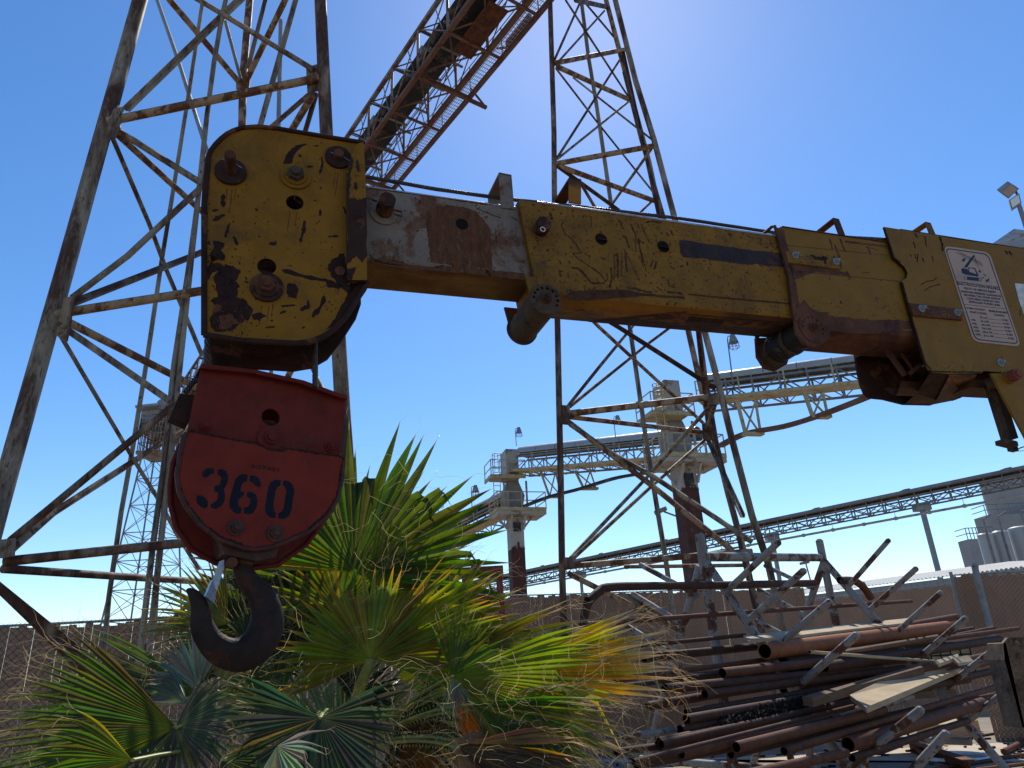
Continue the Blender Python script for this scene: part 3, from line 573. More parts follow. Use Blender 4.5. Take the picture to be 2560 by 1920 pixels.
def rr_px(c4, rad, n=6):    # rounded quad in pixels
    out = []
    for i in range(4):
        p0 = c4[i-1]; p = c4[i]; p2 = c4[(i+1) % 4]
        a = [(p0[j]-p[j]) for j in (0, 1)]; b = [(p2[j]-p[j]) for j in (0, 1)]; la = math.hypot(*a); lb = math.hypot(*b)
        A = (p[0]+a[0]/la*rad, p[1]+a[1]/la*rad); B_ = (p[0]+b[0]/lb*rad, p[1]+b[1]/lb*rad)
        for k in range(n+1):
            t = k/n; out.append(((1-t)**2*A[0]+2*t*(1-t)*p[0]+t*t*B_[0], (1-t)**2*A[1]+2*t*(1-t)*p[1]+t*t*B_[1]))
    return out
pc = cr([(235, 85), (945, 190), (1430, 1640), (700, 1560)], *I_); pi_ = cr([(262, 118), (925, 215), (1398, 1603), (724, 1532)], *I_)
pj_ = cr([(276, 134), (915, 228), (1384, 1588), (735, 1518)], *I_)
mb = MB(); mb.plate([bp(x, y, -.0335) for x, y in rr_px(pc, 17)], Ld*.003)
ro_, ri_ = rr_px(pi_, 14), rr_px(pj_, 13); nn = len(ro_)
mb.add([bp(x, y, -.0342) for x, y in ro_] + [bp(x, y, -.0342) for x, y in ri_], [(i, (i+1) % nn, nn+(i+1) % nn, nn+i) for i in range(nn)], 1)
pk = -.0342; T = lambda s, x0, y0, x1, y1, h: text(mb, s, *cr([(x0, y0)], *I_)[0], *cr([(x1, y1)], *I_)[0], h/6.145, pk, 1)
T('ELECTROCUTION HAZARD', 462, 682, 1105, 768, 46)
T('DEATH OR SERIOUS INJURY', 556, 752, 1056, 818, 28); T('MAINTAIN MINIMUM CLEARANCES', 514, 800, 1130, 880, 28); T('BETWEEN THE CRANE AND/OR', 562, 856, 1124, 925, 28)
T('LOAD BEING HANDLED AND', 604, 908, 1108, 970, 28); T('ENERGIZED POWER LINES', 636, 960, 1114, 1018, 28)
T('NORMAL VOLTAGE kV', 598, 1055, 880, 1088, 24); T('(PHASE TO PHASE)', 650, 1115, 902, 1146, 24); T('MINIMUM REQUIRED', 942, 1100, 1224, 1130, 24); T('CLEARANCE', 1024, 1160, 1182, 1177, 24)
for i, (l, v, d_) in enumerate([('', 'UP to 50', '10 FEET'), ('OVER', '50 to 200', '15 FEET'), ('OVER', '200 to 350', '20 FEET'), ('OVER', '350 to 500', '25 FEET'), ('OVER', '500 to 750', '35 FEET'), ('OVER', '750 to 1000', '45 FEET')]):
    ox, oy = i*18, i*56
    if l: T(l, 648+ox, 1180+oy, 720+ox, 1190+oy, 24)
    T(v, 806+ox*.6, 1200+oy, (918 if i == 0 else 925)+ox*.95, 1213+oy, 24); T(d_, 1140+ox, 1238+oy, 1240+ox, 1252+oy, 24)
    mb.face([bp(x, y, pk) for x, y in cr([(935+ox, 1210+oy), (1122+ox, 1228+oy), (1122+ox, 1233+oy), (935+ox, 1215+oy)], *I_)], 1)
picto = [[(550, 418), (695, 232), (715, 228), (718, 250), (600, 425)], [(512, 452), (530, 430), (612, 448), (620, 470), (640, 490), (750, 525), (775, 545), (772, 565), (560, 528), (545, 515), (525, 515)],
         [(600, 560), (785, 580), (790, 632), (600, 610)], [(618, 420), (722, 428), (778, 540), (750, 525), (712, 440), (628, 432), (640, 480), (628, 478)],
         [(565, 985), (1205, 1056), (1205, 1062), (565, 991)], [(778, 495), (782, 470), (795, 458), (808, 475), (815, 500)], [(500, 330), (540, 305), (515, 300), (560, 285), (530, 270), (590, 285), (560, 305), (575, 310), (545, 340), (540, 322)],
         [(705, 350), (740, 368), (725, 390), (740, 372)], [(880, 610), (915, 605), (935, 585), (945, 600), (930, 620), (965, 655), (935, 635), (905, 640), (890, 668), (895, 635)], [(845, 510), (865, 530), (880, 530), (905, 565), (880, 545), (865, 545)], [(810, 565), (840, 575), (850, 570), (868, 580), (845, 592)]]
for l0, l1 in (((415, 180), (850, 400)), ((470, 188), (840, 375)), ((500, 195), (835, 352)), ((715, 245), (770, 400)), ((770, 400), (790, 460)), ((705, 245), (745, 345))):
    picto.append([(l0[0]-2, l0[1]+3), l0, l1, (l1[0]-3, l1[1]+5)])
for q in picto: chips(mb, [cr(q, *I_)], lambda x, y: bp(x, y, pk), 1)
for (cx, cy) in ((580, 578), (800, 608)):
    a = circ(V3(cx, cy, 0), V3(1, 0, 0), V3(0, 1, 0), 27, 16); b = circ(V3(cx, cy, 0), V3(1, 0, 0), V3(0, 1, 0), 20, 16)
    aa = cr([(p.x, p.y) for p in a], *I_); bb = cr([(p.x, p.y) for p in b], *I_)
    mb.add([bp(x, y, pk-.0002) for x, y in aa+bb], [(i, (i+1) % 16, 16+(i+1) % 16, 16+i) for i in range(16)], 1); mb.face([bp(x, y, pk-.0001) for x, y in bb], 0)
tag(mb.build('warning_placard', [M['cream'], M['navy2']], crane), 'cream electrocution hazard placard with navy print')
mb = MB(); mb.plate([bp(x, y, -.0335) for x, y in [(2537, 708), (2700, 722), (2735, 860), (2566, 800), (2548, 750)]], Ld*.003); mb.build('placard', M['palewhite'], crane)
# rope guides on top of the boom
def arch(top, foot, wpx, mt, kf=.19, k0=0.0, cut=None, rot=0):
    (x0, y0), (x1, y1) = top, foot
    mb = MB(); a = bp(x0, y0, k0); b = bp(x1, y1, k0); s0_, v0 = sv(a); s1_, v1 = sv(b); w = wpx
    def strip(p, q, th): mb.beam(p, q, w, th, up=None)
    sA = (s0_+s1_)/2
    mb.plate([bs(s0_-w/2, v0, k0), bs(s0_+w/2, v0-.003, k0), bs(s1_+w/2, v1, k0), bs(s1_-w/2, v1, k0)], Ld*.009)
    mb.plate([bs(s0_-w/2, v0, k0), bs(s0_+w/2, v0-.003, k0), bs(s0_+w/2, v0-.003, kf), bs(s0_-w/2, v0, kf)], -Vd*.009)
    mb.plate([bs(s0_-w/2, v0, kf), bs(s0_+w/2, v0-.003, kf), bs(s0_+w/2, .0, kf), bs(s0_-w/2, .0, kf)], -Ld*.009)
    mb.build('rope_guide', mt, crane)
arch((1263, 433), (1270, 521), .056, M['white1'], k0=.024)
arch((1438, 444), (1438, 507), .056, M['yellowlow'], k0=.0)
arch((2090, 545), (2108, 592), .036, M['rustmid'], k0=-.01)
arch((2320, 555), (2334, 588), .036, M['yellow2'], k0=-.03)
# ---- wire ropes
def rope(pts, r, name, label, grp=None, strands=6, pitch=9.0):
    pts = [Vector(p) for p in pts]; ds = [0]
    for a, b in zip(pts[:-1], pts[1:]): ds.append(ds[-1]+(b-a).length)
    L_ = ds[-1]; step = r*pitch/12; n = max(4, int(L_/step)); mb = MB(); d = (pts[-1]-pts[0]).normalized(); e1, e2 = perp(d)
    def at(t):
        for i in range(len(ds)-1):
            if t <= ds[i+1] or i == len(ds)-2: return pts[i]+(pts[i+1]-pts[i])*((t-ds[i])/(ds[i+1]-ds[i]))
    for k in range(strands):
        q = []
        for i in range(n+1):
            t = L_*i/n; a = 2*PI*(k/strands + t/(r*pitch)); q.append(at(t)+e1*(r*.62*math.cos(a))+e2*(r*.62*math.sin(a)))
        mb.path(q, r*.40, 5, caps=False)
    o = mb.build(name, M['wire']); tag(o, label, 'wire rope', grp); return o
rope([bp(905, 440, .11), bp(1090, 473, .11), bp(1262, 497, .11), bp(1440, 516, .11), bp(1700, 546, .11), bp(1945, 583, .11), bp(2250, 600, .11)], .0085, 'wire_rope', 'dark wire rope lying along the top of the boom')
# ================================================================== HOOK BLOCK
HY = math.radians(-32.8)
Lh = V3(math.sin(HY), math.cos(HY), 0); Bh = V3(math.cos(HY), -math.sin(HY), 0)
HO = P(600, 1100, 2.24)
def hp(x, y, k=0.0): return PL(x, y, HO+Lh*k, Lh)
blk = thing('hook_block', 'dark red hook block stencilled 360 hanging under the boom tip', 'hook block', hp(610, 1440, .07))
J_ = (400, 880, 2.024)
up_o = [(505, 916), (640, 932), (760, 960), (866, 994), (861, 1030), (850, 1140), (700, 1150), (469, 1100), (469, 1073), (494, 954)]
mb = MB(); c = hp(677, 1043, 0); hr = (hp(700, 1043)-hp(677, 1043)).length
mb.plate([hp(x, y, .004) for x, y in up_o], Lh*.010, [circ(hp(677, 1043, .004), Bh, Z, hr, 22)])
chips(mb, speckle(60, (500, 960, 850, 1110), .3, 1.0, 63), lambda x, y: hp(x, y, .0034), 1)
upo = mb.build('upper_plate', [M['red2'], M['rustchip']], blk)
low_o = [(467, 1082), (479, 1078), (560, 1095), (640, 1108), (668, 1122), (700, 1128), (725, 1122), (790, 1132), (845, 1139), (857, 1144), (860, 1152), (855, 1201), (845, 1246), (820, 1290), (775, 1327), (716, 1354), (677, 1368), (640, 1374), (607, 1370), (548, 1349), (499, 1310), (464, 1265), (447, 1226), (442, 1186), (450, 1137), (458, 1097)]
mb = MB(); lo3 = [hp(x, y, -.012) for x, y in low_o]; mb.plate(lo3, Lh*.016, (), 0, 1)
Kz = (420, 1140, 5.529)
digits = [[(470, 260), (485, 215), (530, 175), (600, 160), (640, 185), (630, 245), (580, 260), (545, 295), (490, 290)],
 [(690, 185), (750, 180), (800, 210), (830, 270), (828, 350), (800, 420), (770, 460), (790, 540), (775, 640), (730, 700), (660, 732), (590, 715), (590, 670), (650, 630), (690, 590), (690, 510), (640, 470), (645, 415), (720, 395), (735, 330), (735, 290), (685, 260)],
 [(390, 590), (400, 550), (450, 540), (510, 570), (555, 630), (548, 700), (510, 725), (450, 700), (400, 650)],
 [(1110, 260), (1090, 350), (1040, 365), (1010, 420), (1000, 480), (1055, 500), (1040, 560), (990, 580), (970, 640), (975, 690), (1020, 720), (1005, 790), (950, 800), (890, 770), (850, 700), (850, 620), (900, 420), (930, 320), (990, 260), (1050, 250)],
 [(1130, 270), (1200, 270), (1260, 310), (1285, 380), (1270, 430), (1210, 415), (1180, 370), (1130, 350)],
 [(1100, 490), (1160, 495), (1220, 540), (1240, 620), (1220, 720), (1170, 790), (1110, 805), (1050, 795), (1050, 710), (1110, 700), (1140, 640), (1140, 590), (1090, 560)],
 [(1560, 335), (1555, 405), (1510, 430), (1485, 480), (1455, 690), (1470, 760), (1490, 780), (1480, 860), (1410, 850), (1350, 790), (1340, 700), (1390, 420), (1420, 360), (1490, 325)],
 [(1590, 340), (1660, 340), (1720, 390), (1745, 470), (1735, 560), (1710, 740), (1680, 820), (1610, 870), (1520, 860), (1525, 790), (1580, 760), (1600, 700), (1635, 500), (1620, 430), (1590, 400)]]
chips(mb, [jag(cr(q, *Kz), .5, 3, i) for i, q in enumerate(digits)], lambda x, y: hp(x, y, -.0126), 2)
text(mb, 'SGT821', *cr([(1140, 160)], *Kz)[0], *cr([(1530, 215)], *Kz)[0], 9, 0, 3, f=lambda x, y: hp(x, y, -.0124), upd=Z)
edgew = [stroke([low_o[i] for i in range(0, 11)], 5, 5, .5), stroke([(444, 1150), (446, 1200), (452, 1232), (468, 1264), (502, 1306), (550, 1343), (607, 1362)], 9, 6, .4), stroke([(855, 1160), (850, 1205), (840, 1246), (815, 1287), (770, 1322)], 6, 7, .4)]
chips(mb, edgew + speckle(60, (470, 1100, 850, 1350), .3, 1.2, 61) + speckle(60, (470, 1100, 850, 1140), .4, 1.2, 62), lambda x, y: hp(x, y, -.0128), 3)
chips(mb, [jag([(505, 1292), (640, 1315), (800, 1325), (775, 1345), (716, 1368), (677, 1382), (607, 1378), (548, 1358)], 1, 4, 3)][:0], lambda x, y: hp(x, y, -.0122), 4)
loo = mb.build('cheek_plate', [M['red'], M['rededge'], M['navy'], M['rustchip'], M['red2']], blk)
mb = MB(); mb.path(lo3[10:] + lo3[:1], .0075, 8); mb.build('rim', M['rededge'], loo)
# far cheek
far_h = [(470, 1078), (452, 1110), (432, 1160), (425, 1215), (426, 1262), (440, 1318), (478, 1374), (540, 1408), (612, 1424), (695, 1412), (765, 1362), (830, 1275), (852, 1200), (850, 1100), (862, 1000), (510, 915)]
mb = MB(); fr3 = [hp(x, y, .145) for x, y in far_h]; mb.plate(fr3, Lh*.012); mb.path(fr3[1:12], .009, 8)
mb.build('cheek_plate', M['red2'], blk)
mb = MB(); c = hp(660, 1170, .05); Rr = .165
for k0 in (.03, .085): mb.tube(c+Lh*(k0-.05), c+Lh*(k0-.042), Rr, n=40); mb.tube(c+Lh*(k0-.042), c+Lh*(k0-.015), Rr*.9, n=40); mb.tube(c+Lh*(k0-.015), c+Lh*(k0-.005), Rr, n=40)
mb.build('sheave', M['rustdark'], blk)
mb = MB()   # hook carrier under the block
mb.plate([hp(x, y, .01) for x, y in [(545, 1330), (700, 1350), (690, 1392), (640, 1402), (560, 1385)]], Lh*.13); mb.build('hook_carrier', M['rededge'], blk)
mb = MB()   # turned-out top lip
for a, b in (((503, 909), (640, 924)), ((640, 924), (760, 951)), ((760, 951), (868, 990))):
    mb.plate([hp(*a, -.030), hp(*b, -.030), hp(b[0], b[1]+9, -.030), hp(a[0], a[1]+11, -.030)], Lh*.006)
    mb.plate([hp(*a, -.028), hp(*b, -.028), hp(*b, -.028)+Lh*.17, hp(*a, -.028)+Lh*.17], -Z*.007)
mb.build('top_lip', M['red2'], upo)
for x, y, r_, wr, kk in ((512, 1068, .012, .017, .004), (676, 1097, .024, .044, .002), (825, 1118, .014, .02, .004), (589, 1320, .017, .026, -.012), (688, 1334, .019, .028, -.012)):
    q = MB(); bolt(q, hp(x, y, kk), -Lh, r_, .022, wash=wr); q.build('bolt', M['rededge' if x in (589, 688) else 'red2'], blk)
# hook
inn = cr([(372, 1040), (366, 1090), (392, 1170), (438, 1245), (457, 1325), (440, 1400), (400, 1442), (352, 1443), (303, 1412), (268, 1355), (250, 1295), (226, 1240), (186, 1203), (146, 1191)], *J_)
out = cr([(480, 1035), (466, 1085), (508, 1140), (575, 1195), (625, 1320), (615, 1440), (535, 1565), (400, 1622), (262, 1580), (180, 1480), (150, 1385), (155, 1300), (143, 1240), (128, 1205)], *J_)
def crm(pts, n=4):
    o = []
    for i in range(len(pts)-1):
        p0 = pts[max(0, i-1)]; p1_ = pts[i]; p2_ = pts[i+1]; p3_ = pts[min(len(pts)-1, i+2)]
        for k in range(n):
            t = k/n; o.append(tuple(.5*((2*p1_[j])+(-p0[j]+p2_[j])*t+(2*p0[j]-5*p1_[j]+4*p2_[j]-p3_[j])*t*t+(-p0[j]+3*p1_[j]-3*p2_[j]+p3_[j])*t**3) for j in range(len(p1_))))
    o.append(tuple(pts[-1])); return o
inn = crm(inn, 4); out = crm(out, 4); hkk = MB(); ring_ = []; n_ = 18; NT = len(inn)
for i, (a, b) in enumerate(zip(inn, out)):
    pa, pb = hp(*a, .075), hp(*b, .075); c = (pa+pb)/2; e = (pb-pa)/2; h = e.length
    t = i/(NT-1); th = h*(.85 if t < .15 else .62) if t < .8 else h*(.62+(t-.8)*1.5)
    if i == NT-1: e = e*.4; th *= .4
    for k in range(n_):
        an = 2*PI*k/n_; ring_.append(c + e*math.cos(an) + Lh*(th*math.sin(an)*(1-.18*math.cos(an))))
hkk.add(ring_, [(j*n_+k, j*n_+(k+1) % n_, (j+1)*n_+(k+1) % n_, (j+1)*n_+k) for j in range(NT-1) for k in range(n_)], 0, True)
hkk.add(ring_[-n_:], [tuple(range(n_))], 0, True); hkk.add(ring_[:n_], [tuple(range(n_-1, -1, -1))])
hk = hkk.build('hook', M['hook'], blk)
mb = MB(); mb.tube(hp(612, 1380, .075), hp(606, 1412, .075), .038, .03, n=20); mb.tube(hp(580, 1406, .02), hp(576, 1408, .12), .017, n=16)
mb.build('hook_collar', M['rustmid'], hk)
mb = MB(); lat = cr([(300, 1060), (325, 1050), (325, 1090), (285, 1215), (275, 1272), (232, 1238), (268, 1150)], *J_)
mb.plate([hp(x, y, .045) for x, y in lat], Lh*.004); mb.plate([hp(x, y, .095) for x, y in lat], Lh*.004); mb.plate([hp(x, y, .045) for x, y in lat[-4:]][:3]+[hp(*lat[-1], .045)], Lh*.05)
mb.build('latch', M['steel'], hk)
# wedge socket at the left of the block with rope tail
mb = MB(); ws = [(450, 984), (487, 988), (500, 990), (470, 1060), (450, 1050), (426, 1040)]
mb.plate([hp(x, y, .04) for x, y in ws], Lh*.07); mb.path([hp(445, 1046, .075), hp(452, 1056, .075), hp(466, 1062, .075)], .016, 8)
tag(mb.build('wedge_socket', M['rustdark']), 'dark steel wedge socket clamping the rope end at the left shoulder of the hook block', 'rope socket')
rope([hp(500, 940, .075), hp(478, 960, .075), hp(464, 982, .075)], .010, 'wire_rope', 'short rope tail curving into the wedge socket beside the hook block')
a = bp(522, 800, .10); b = bp(520, 925, .10)
rope([a, b], .014, 'wire_rope', 'thick wire rope falling from the left of the boom tip into the hook block', 'hoist ropes between boom tip and hook block')
rope([bp(787, 850, .09), bp(788, 968, .09)], .0105, 'wire_rope', 'thin wire rope falling from the right of the boom tip into the hook block', 'hoist ropes between boom tip and hook block')
mb = MB()
for i, r_ in enumerate((88, 96, 104)):
    cc = bp(655, 770, .05+.0*i); R_ = (bp(655+r_, 770, .05)-cc).length
    mb.path([cc + Bd*(R_*math.cos(t)) + Vd*(R_*math.sin(t)) + Ld*(.012*i) for t in [math.radians(200+140*k/14) for k in range(15)]], .004, 6)
mb.build('rope_wrap', M['wire'], crane)

mb = MB()      # boom foot, ram and slewing base beyond the right edge of the photo
mb.plate([bs(5.2, .18, -.05), bs(6.1, .30, -.05), bs(6.4, -.9, -.05), bs(5.6, -1.3, -.05), bs(5.0, -.6, -.05)], Ld*.05); mb.plate([bs(5.2, .18, .24), bs(6.1, .30, .24), bs(6.4, -.9, .24), bs(5.6, -1.3, .24), bs(5.0, -.6, .24)], Ld*.05)
mb.build('boom_foot', M['yellow3'], crane)
c = bs(6.0, -1.0, .1); mb = MB(); mb.tube(V3(c.x, c.y, 0), V3(c.x, c.y, .9), .62, .55, n=28); mb.tube(V3(c.x, c.y, .9), V3(c.x, c.y, c.z-.1), .42, n=28); mb.build('slewing_base', M['rustdark'], crane)
mb = MB(); mb.tube(V3(c.x, c.y, 1.3), bs(4.2, -.62, .11), .07, n=16); mb.build('lift_ram', M['tan'], crane)
# ================================================================== LATTICE TOWERS
def member(par, name, pts, wpx, mt, kind='tube', n=10, label=None):
    """pts: [(x, y, Y), ...] pixel + distance; wpx: apparent width of the member in photo pixels at its middle"""
    q = [P(*p) for p in pts]
    if name in ('leg', 'post') and q[-1].z < q[0].z: dv = q[-1]-q[-2]; q.append(q[-1]+dv*(-q[-1].z/dv.z)) if dv.z < 0 and q[-1].z > .02 else None
    elif name in ('leg', 'post') and q[0].z < q[-1].z and q[0].z > .02: dv = q[0]-q[1]; q.insert(0, q[0]+dv*(-q[0].z/dv.z))
    d = sum(depth(p) for p in q)/len(q); w = wpx*d/FPX
    mb = MB()
    if kind != 'tube' and len(q) > 2: mb.path(q, w*.62, 4)
    elif kind == 'tube':
        if len(q) == 2: mb.tube(q[0], q[1], w/2, n=n)
        else: mb.path(q, w/2, n)
    elif kind == 'angle':
        for a, b in zip(q[:-1], q[1:]): mb.angle(a, b, w, up=(0, -1, .4))
    else:
        for a, b in zip(q[:-1], q[1:]): mb.beam(a, b, w, w*.35 if kind == 'flat' else w, up=(0, -1, .3))
    o = mb.build(name, M[mt], par)
    return o
def gusset(par, pts, Y, mt='tower', th=.02, bolts=()):
    q = [P(x, y, Y) for x, y in pts]; n = (q[1]-q[0]).cross(q[2]-q[0]).normalized()
    if n.y > 0: n = -n
    mb = MB(); mb.plate(q, -n*th)
    for x, y in bolts: bolt(mb, P(x, y, Y), n, .022, .03)
    return mb.build('gusset', M[mt], par)
T1 = thing('lattice_tower', 'tall near lattice tower of pale rusted pipes at the left, behind the hook block', 'lattice tower', (-1.6, 6.6, 0))
Ya, Yb, Yc = 5.6, 6.2, 8.0
# main legs
member(T1, 'leg', [(-75, 1530, Ya), (-5, 1270, Ya), (172, 640, Ya+.1), (350, 0, Ya+.3), (420, -250, Ya+.4)], 42, 'tower', n=18)
member(T1, 'leg', [(900, 1650, 6.0), (858, 1050, 6.0), (816, 334, 6.1), (801, 0, 6.2), (792, -250, 6.3)], 35, 'towerrust', n=18)
member(T1, 'leg', [(585, 1300, Yc), (604, 400, Yc), (607, 200, Yc), (624, 0, Yc), (640, -250, Yc)], 20, 'towertan', n=14)
member(T1, 'post', [(607, -180, 6.0), (556, 35, 6.0), (535, 155, 6.0), (517, 292, 6.0), (494, 505, 6.0)], 11, 'tower', 'angle')
member(T1, 'post', [(494, 505, 6.0), (476, 640, 6.0), (435, 912, 6.0), (412, 1145, 6.0), (383, 1358, 6.0), (346, 1669, 6.0), (320, 1860, 6.0)], 13, 'tower', 'angle')
member(T1, 'post', [(525, -160, 7.2), (507, 0, 7.2), (472, 233, 7.2), (439, 439, 7.2), (404, 652, 7.2), (369, 889, 7.2), (332, 1118, 7.2), (303, 1280, 7.2), (272, 1494, 7.2), (253, 1704, 7.0), (240, 1860, 7)], 10, 'tower', 'angle')
for pts, w, mt, kd in [
 ([(268, 304, 5.72), (797, 195, 6.1)], 21, 'towertan', 'tube'), ([(128, 787, 5.65), (500, 728, 5.9), (860, 672, 6.0)], 23, 'towertan', 'tube'),
 ([(10, 1404, 5.55), (460, 1357, 5.9), (880, 1310, 6.0)], 24, 'towerrust', 'tube'), ([(8, 1422, 5.6), (389, 1447, 7.4), (520, 1455, 8.0)], 18, 'towerrust', 'tube'),
]: member(T1, 'strut', pts, w, mt, kd)
for pts, w, mt, kd in [
 ([(311, 272, 5.75), (556, 35, 6.0)], 12, 'tower', 'angle'), ([(556, 35, 6.0), (700, -100, 6.1)], 12, 'tower', 'angle'), ([(380, -70, 5.9), (556, 35, 6.0), (785, 175, 6.1)], 13, 'tower', 'angle'),
 ([(380, -40, 7.3), (393, 0, 7.3), (447, 155, 7.3), (478, 253, 7.3), (521, 389, 7.3)], 8, 'gray', 'angle'),
 ([(340, -120, 6.2), (424, 0, 6.6), (603, 212, 7.9)], 15, 'towertan', 'tube'), ([(770, -120, 6.5), (713, 0, 7), (610, 214, 7.9)], 15, 'towertan', 'tube'),
 ([(690, -80, 7.7), (663, 0, 7.8), (620, 170, 7.9)], 9, 'towerrust', 'angle'), ([(765, -100, 7.3), (739, 0, 7.3), (706, 117, 7.3), (649, 319, 7.4), (600, 480, 7.5)], 12, 'tower', 'angle'),
 ([(702, 50, 7.6), (696, 319, 7.6), (690, 500, 7.6)], 9, 'gray', 'angle'), ([(560, 50, 7.2), (600, 200, 7.9)], 7, 'gray', 'angle'),
 ([(781, 229, 6.15), (560, 420, 6.1)], 13, 'tower', 'angle'), ([(783, 235, 6.3), (700, 375, 7.3), (610, 530, 8)], 17, 'towertan', 'tube'), ([(791, 233, 6.4), (762, 332, 6.8), (720, 460, 7)], 10, 'towerrust', 'angle'),
 ([(276, 315, 5.75), (505, 459, 6.0), (800, 640, 6.1)], 15, 'tower', 'angle'), ([(285, 325, 5.8), (292, 335, 5.8), (509, 533, 7.3), (600, 620, 8.0)], 15, 'towertan', 'tube'),
 ([(280, 342, 5.8), (373, 560, 6.6), (416, 675, 7.1), (462, 784, 7.3), (505, 889, 7.4)], 10, 'tower', 'angle'),
 ([(180, 745, 5.7), (319, 640, 5.8), (502, 469, 5.95), (640, 350, 6)], 14, 'tower', 'angle'), ([(180, 758, 5.75), (482, 640, 7.2), (600, 590, 8.0)], 13, 'towerrust', 'angle'),
 ([(160, 800, 5.7), (482, 963, 7.3), (585, 1015, 8)], 18, 'towertan', 'tube'), ([(150, 812, 5.65), (424, 1002, 5.95)], 16, 'tower', 'flat'),
 ([(152, 840, 5.7), (330, 1142, 6.7), (404, 1262, 7.0), (439, 1330, 7.1), (498, 1424, 7.2)], 11, 'tower', 'angle'),
 ([(440, 1008, 5.95), (113, 1280, 5.6), (25, 1352, 5.55)], 18, 'towerrust', 'tube'), ([(540, 1020, 8.0), (463, 1071, 7.4), (136, 1280, 6.0), (30, 1374, 5.6)], 14, 'towertan', 'angle'),
 ([(-10, 1448, 5.6), (307, 1704, 5.9)], 20, 'towerrust', 'angle'), ([(-10, 1468, 5.7), (233, 1704, 6.8)], 13, 'towerrust', 'tube'), ([(500, 1480, 7.4), (280, 1700, 6.9)], 11, 'towerrust', 'tube'),
 ([(678, 700, 8), (678, 912, 8), (676, 1150, 8)], 8, 'tower', 'angle'), ([(845, 700, 6.3), (731, 920, 7.3), (660, 1060, 8)], 16, 'towertan', 'tube'), ([(630, 640, 8.0), (770, 900, 6.9), (850, 1060, 6.1)], 10, 'tower', 'angle'),
]: member(T1, 'brace', pts, w, mt, kd)
gusset(T1, [(285, 270), (312, 266), (300, 285), (300, 318), (283, 350), (266, 345), (272, 300)], 5.68, 'tower')
gusset(T1, [(160, 744), (183, 740), (180, 765), (175, 812), (166, 852), (152, 848), (140, 838), (148, 790)], 5.58, 'towerrust', bolts=((147, 810), (160, 818), (150, 832), (159, 842)))
gusset(T1, [(-8, 1350), (36, 1345), (33, 1390), (5, 1395), (-8, 1395)], 5.45, 'tower', bolts=((20, 1358), (5, 1372)))
gusset(T1, [(765, 168), (793, 160), (795, 225), (768, 228)], 6.12, 'tower')
gusset(T1, [(590, 195), (625, 195), (622, 225), (590, 222)], 7.85, 'towertan')
# ---- right tower
T2 = thing('lattice_tower', 'slim rusted lattice tower standing beyond the boom, right of centre', 'lattice tower', (3.2, 11.6, 0))
Y0, Y1 = 10.6, 12.6
member(T2, 'leg', [(1372, -120, Y0), (1375, 0, Y0), (1385, 334, Y0), (1386, 486, Y0), (1394, 820, Y0), (1398, 1022, Y0), (1402, 1210, Y0), (1405, 1420, Y0), (1410, 1573, Y0), (1413, 1700, Y0)], 15, 'towerrust', n=12)
member(T2, 'leg', [(1505, -120, Y0), (1538, 0, Y0), (1589, 202, Y0), (1635, 350, Y0), (1686, 544, Y0), (1760, 822, Y0), (1800, 975, Y0), (1829, 1095, Y0), (1880, 1290, Y0), (1920, 1407, Y0), (1955, 1560, Y0), (1985, 1700, Y0)], 16, 'tower', n=12)
member(T2, 'leg', [(1488, -120, Y1), (1515, 0, Y1), (1546, 117, Y1), (1581, 249, Y1), (1624, 412, Y1), (1651, 544, Y1), (1720, 824, Y1), (1756, 983, Y1), (1789, 1109, Y1), (1821, 1236, Y1), (1858, 1373, Y1), (1905, 1580, Y1)], 14, 'towertan', n=12)
member(T2, 'leg', [(1435, -120, Y1), (1453, 0, Y1), (1472, 148, Y1), (1488, 241, Y1), (1507, 369, Y1), (1528, 513, Y1), (1575, 820, Y1), (1601, 1001, Y1), (1622, 1145, Y1), (1637, 1236, Y1), (1662, 1384, Y1), (1689, 1573, Y1)], 9, 'tower', 'angle')
member(T2, 'leg', [(1560, 180, 11.6), (1603, 350, 11.6), (1660, 545, 11.6), (1748, 827, 11.6), (1762, 930, 11.6), (1790, 1100, 11.6), (1865, 1420, 11.6)], 9, 'towerrust', 'angle')
for pts, w, mt, kd in [
 ([(1385, 158, Y0), (1561, 124, Y1)], 12, 'towertan', 'tube'), ([(1394, 167, Y0), (1573, 249, Y1)], 12, 'towertan', 'tube'), ([(1388, 410, Y0), (1633, 365, Y0)], 14, 'towertan', 'tube'),
 ([(1394, 414, Y0), (1635, 502, Y1)], 13, 'towertan', 'tube'), ([(1440, 0, Y0), (1515, 17, Y1)], 12, 'towerrust', 'tube'), ([(1398, 1037, Y0), (1796, 990, Y0)], 17, 'towertan', 'tube'),
 ([(1413, 1041, Y0), (1767, 1082, Y1)], 12, 'towertan', 'tube'), ([(1405, 1417, Y0), (1880, 1378, Y0)], 15, 'towertan', 'tube'), ([(1560, 1417, Y1), (1860, 1413, Y1)], 10, 'towertan', 'tube')]: member(T2, 'strut', pts, w, mt, kd)
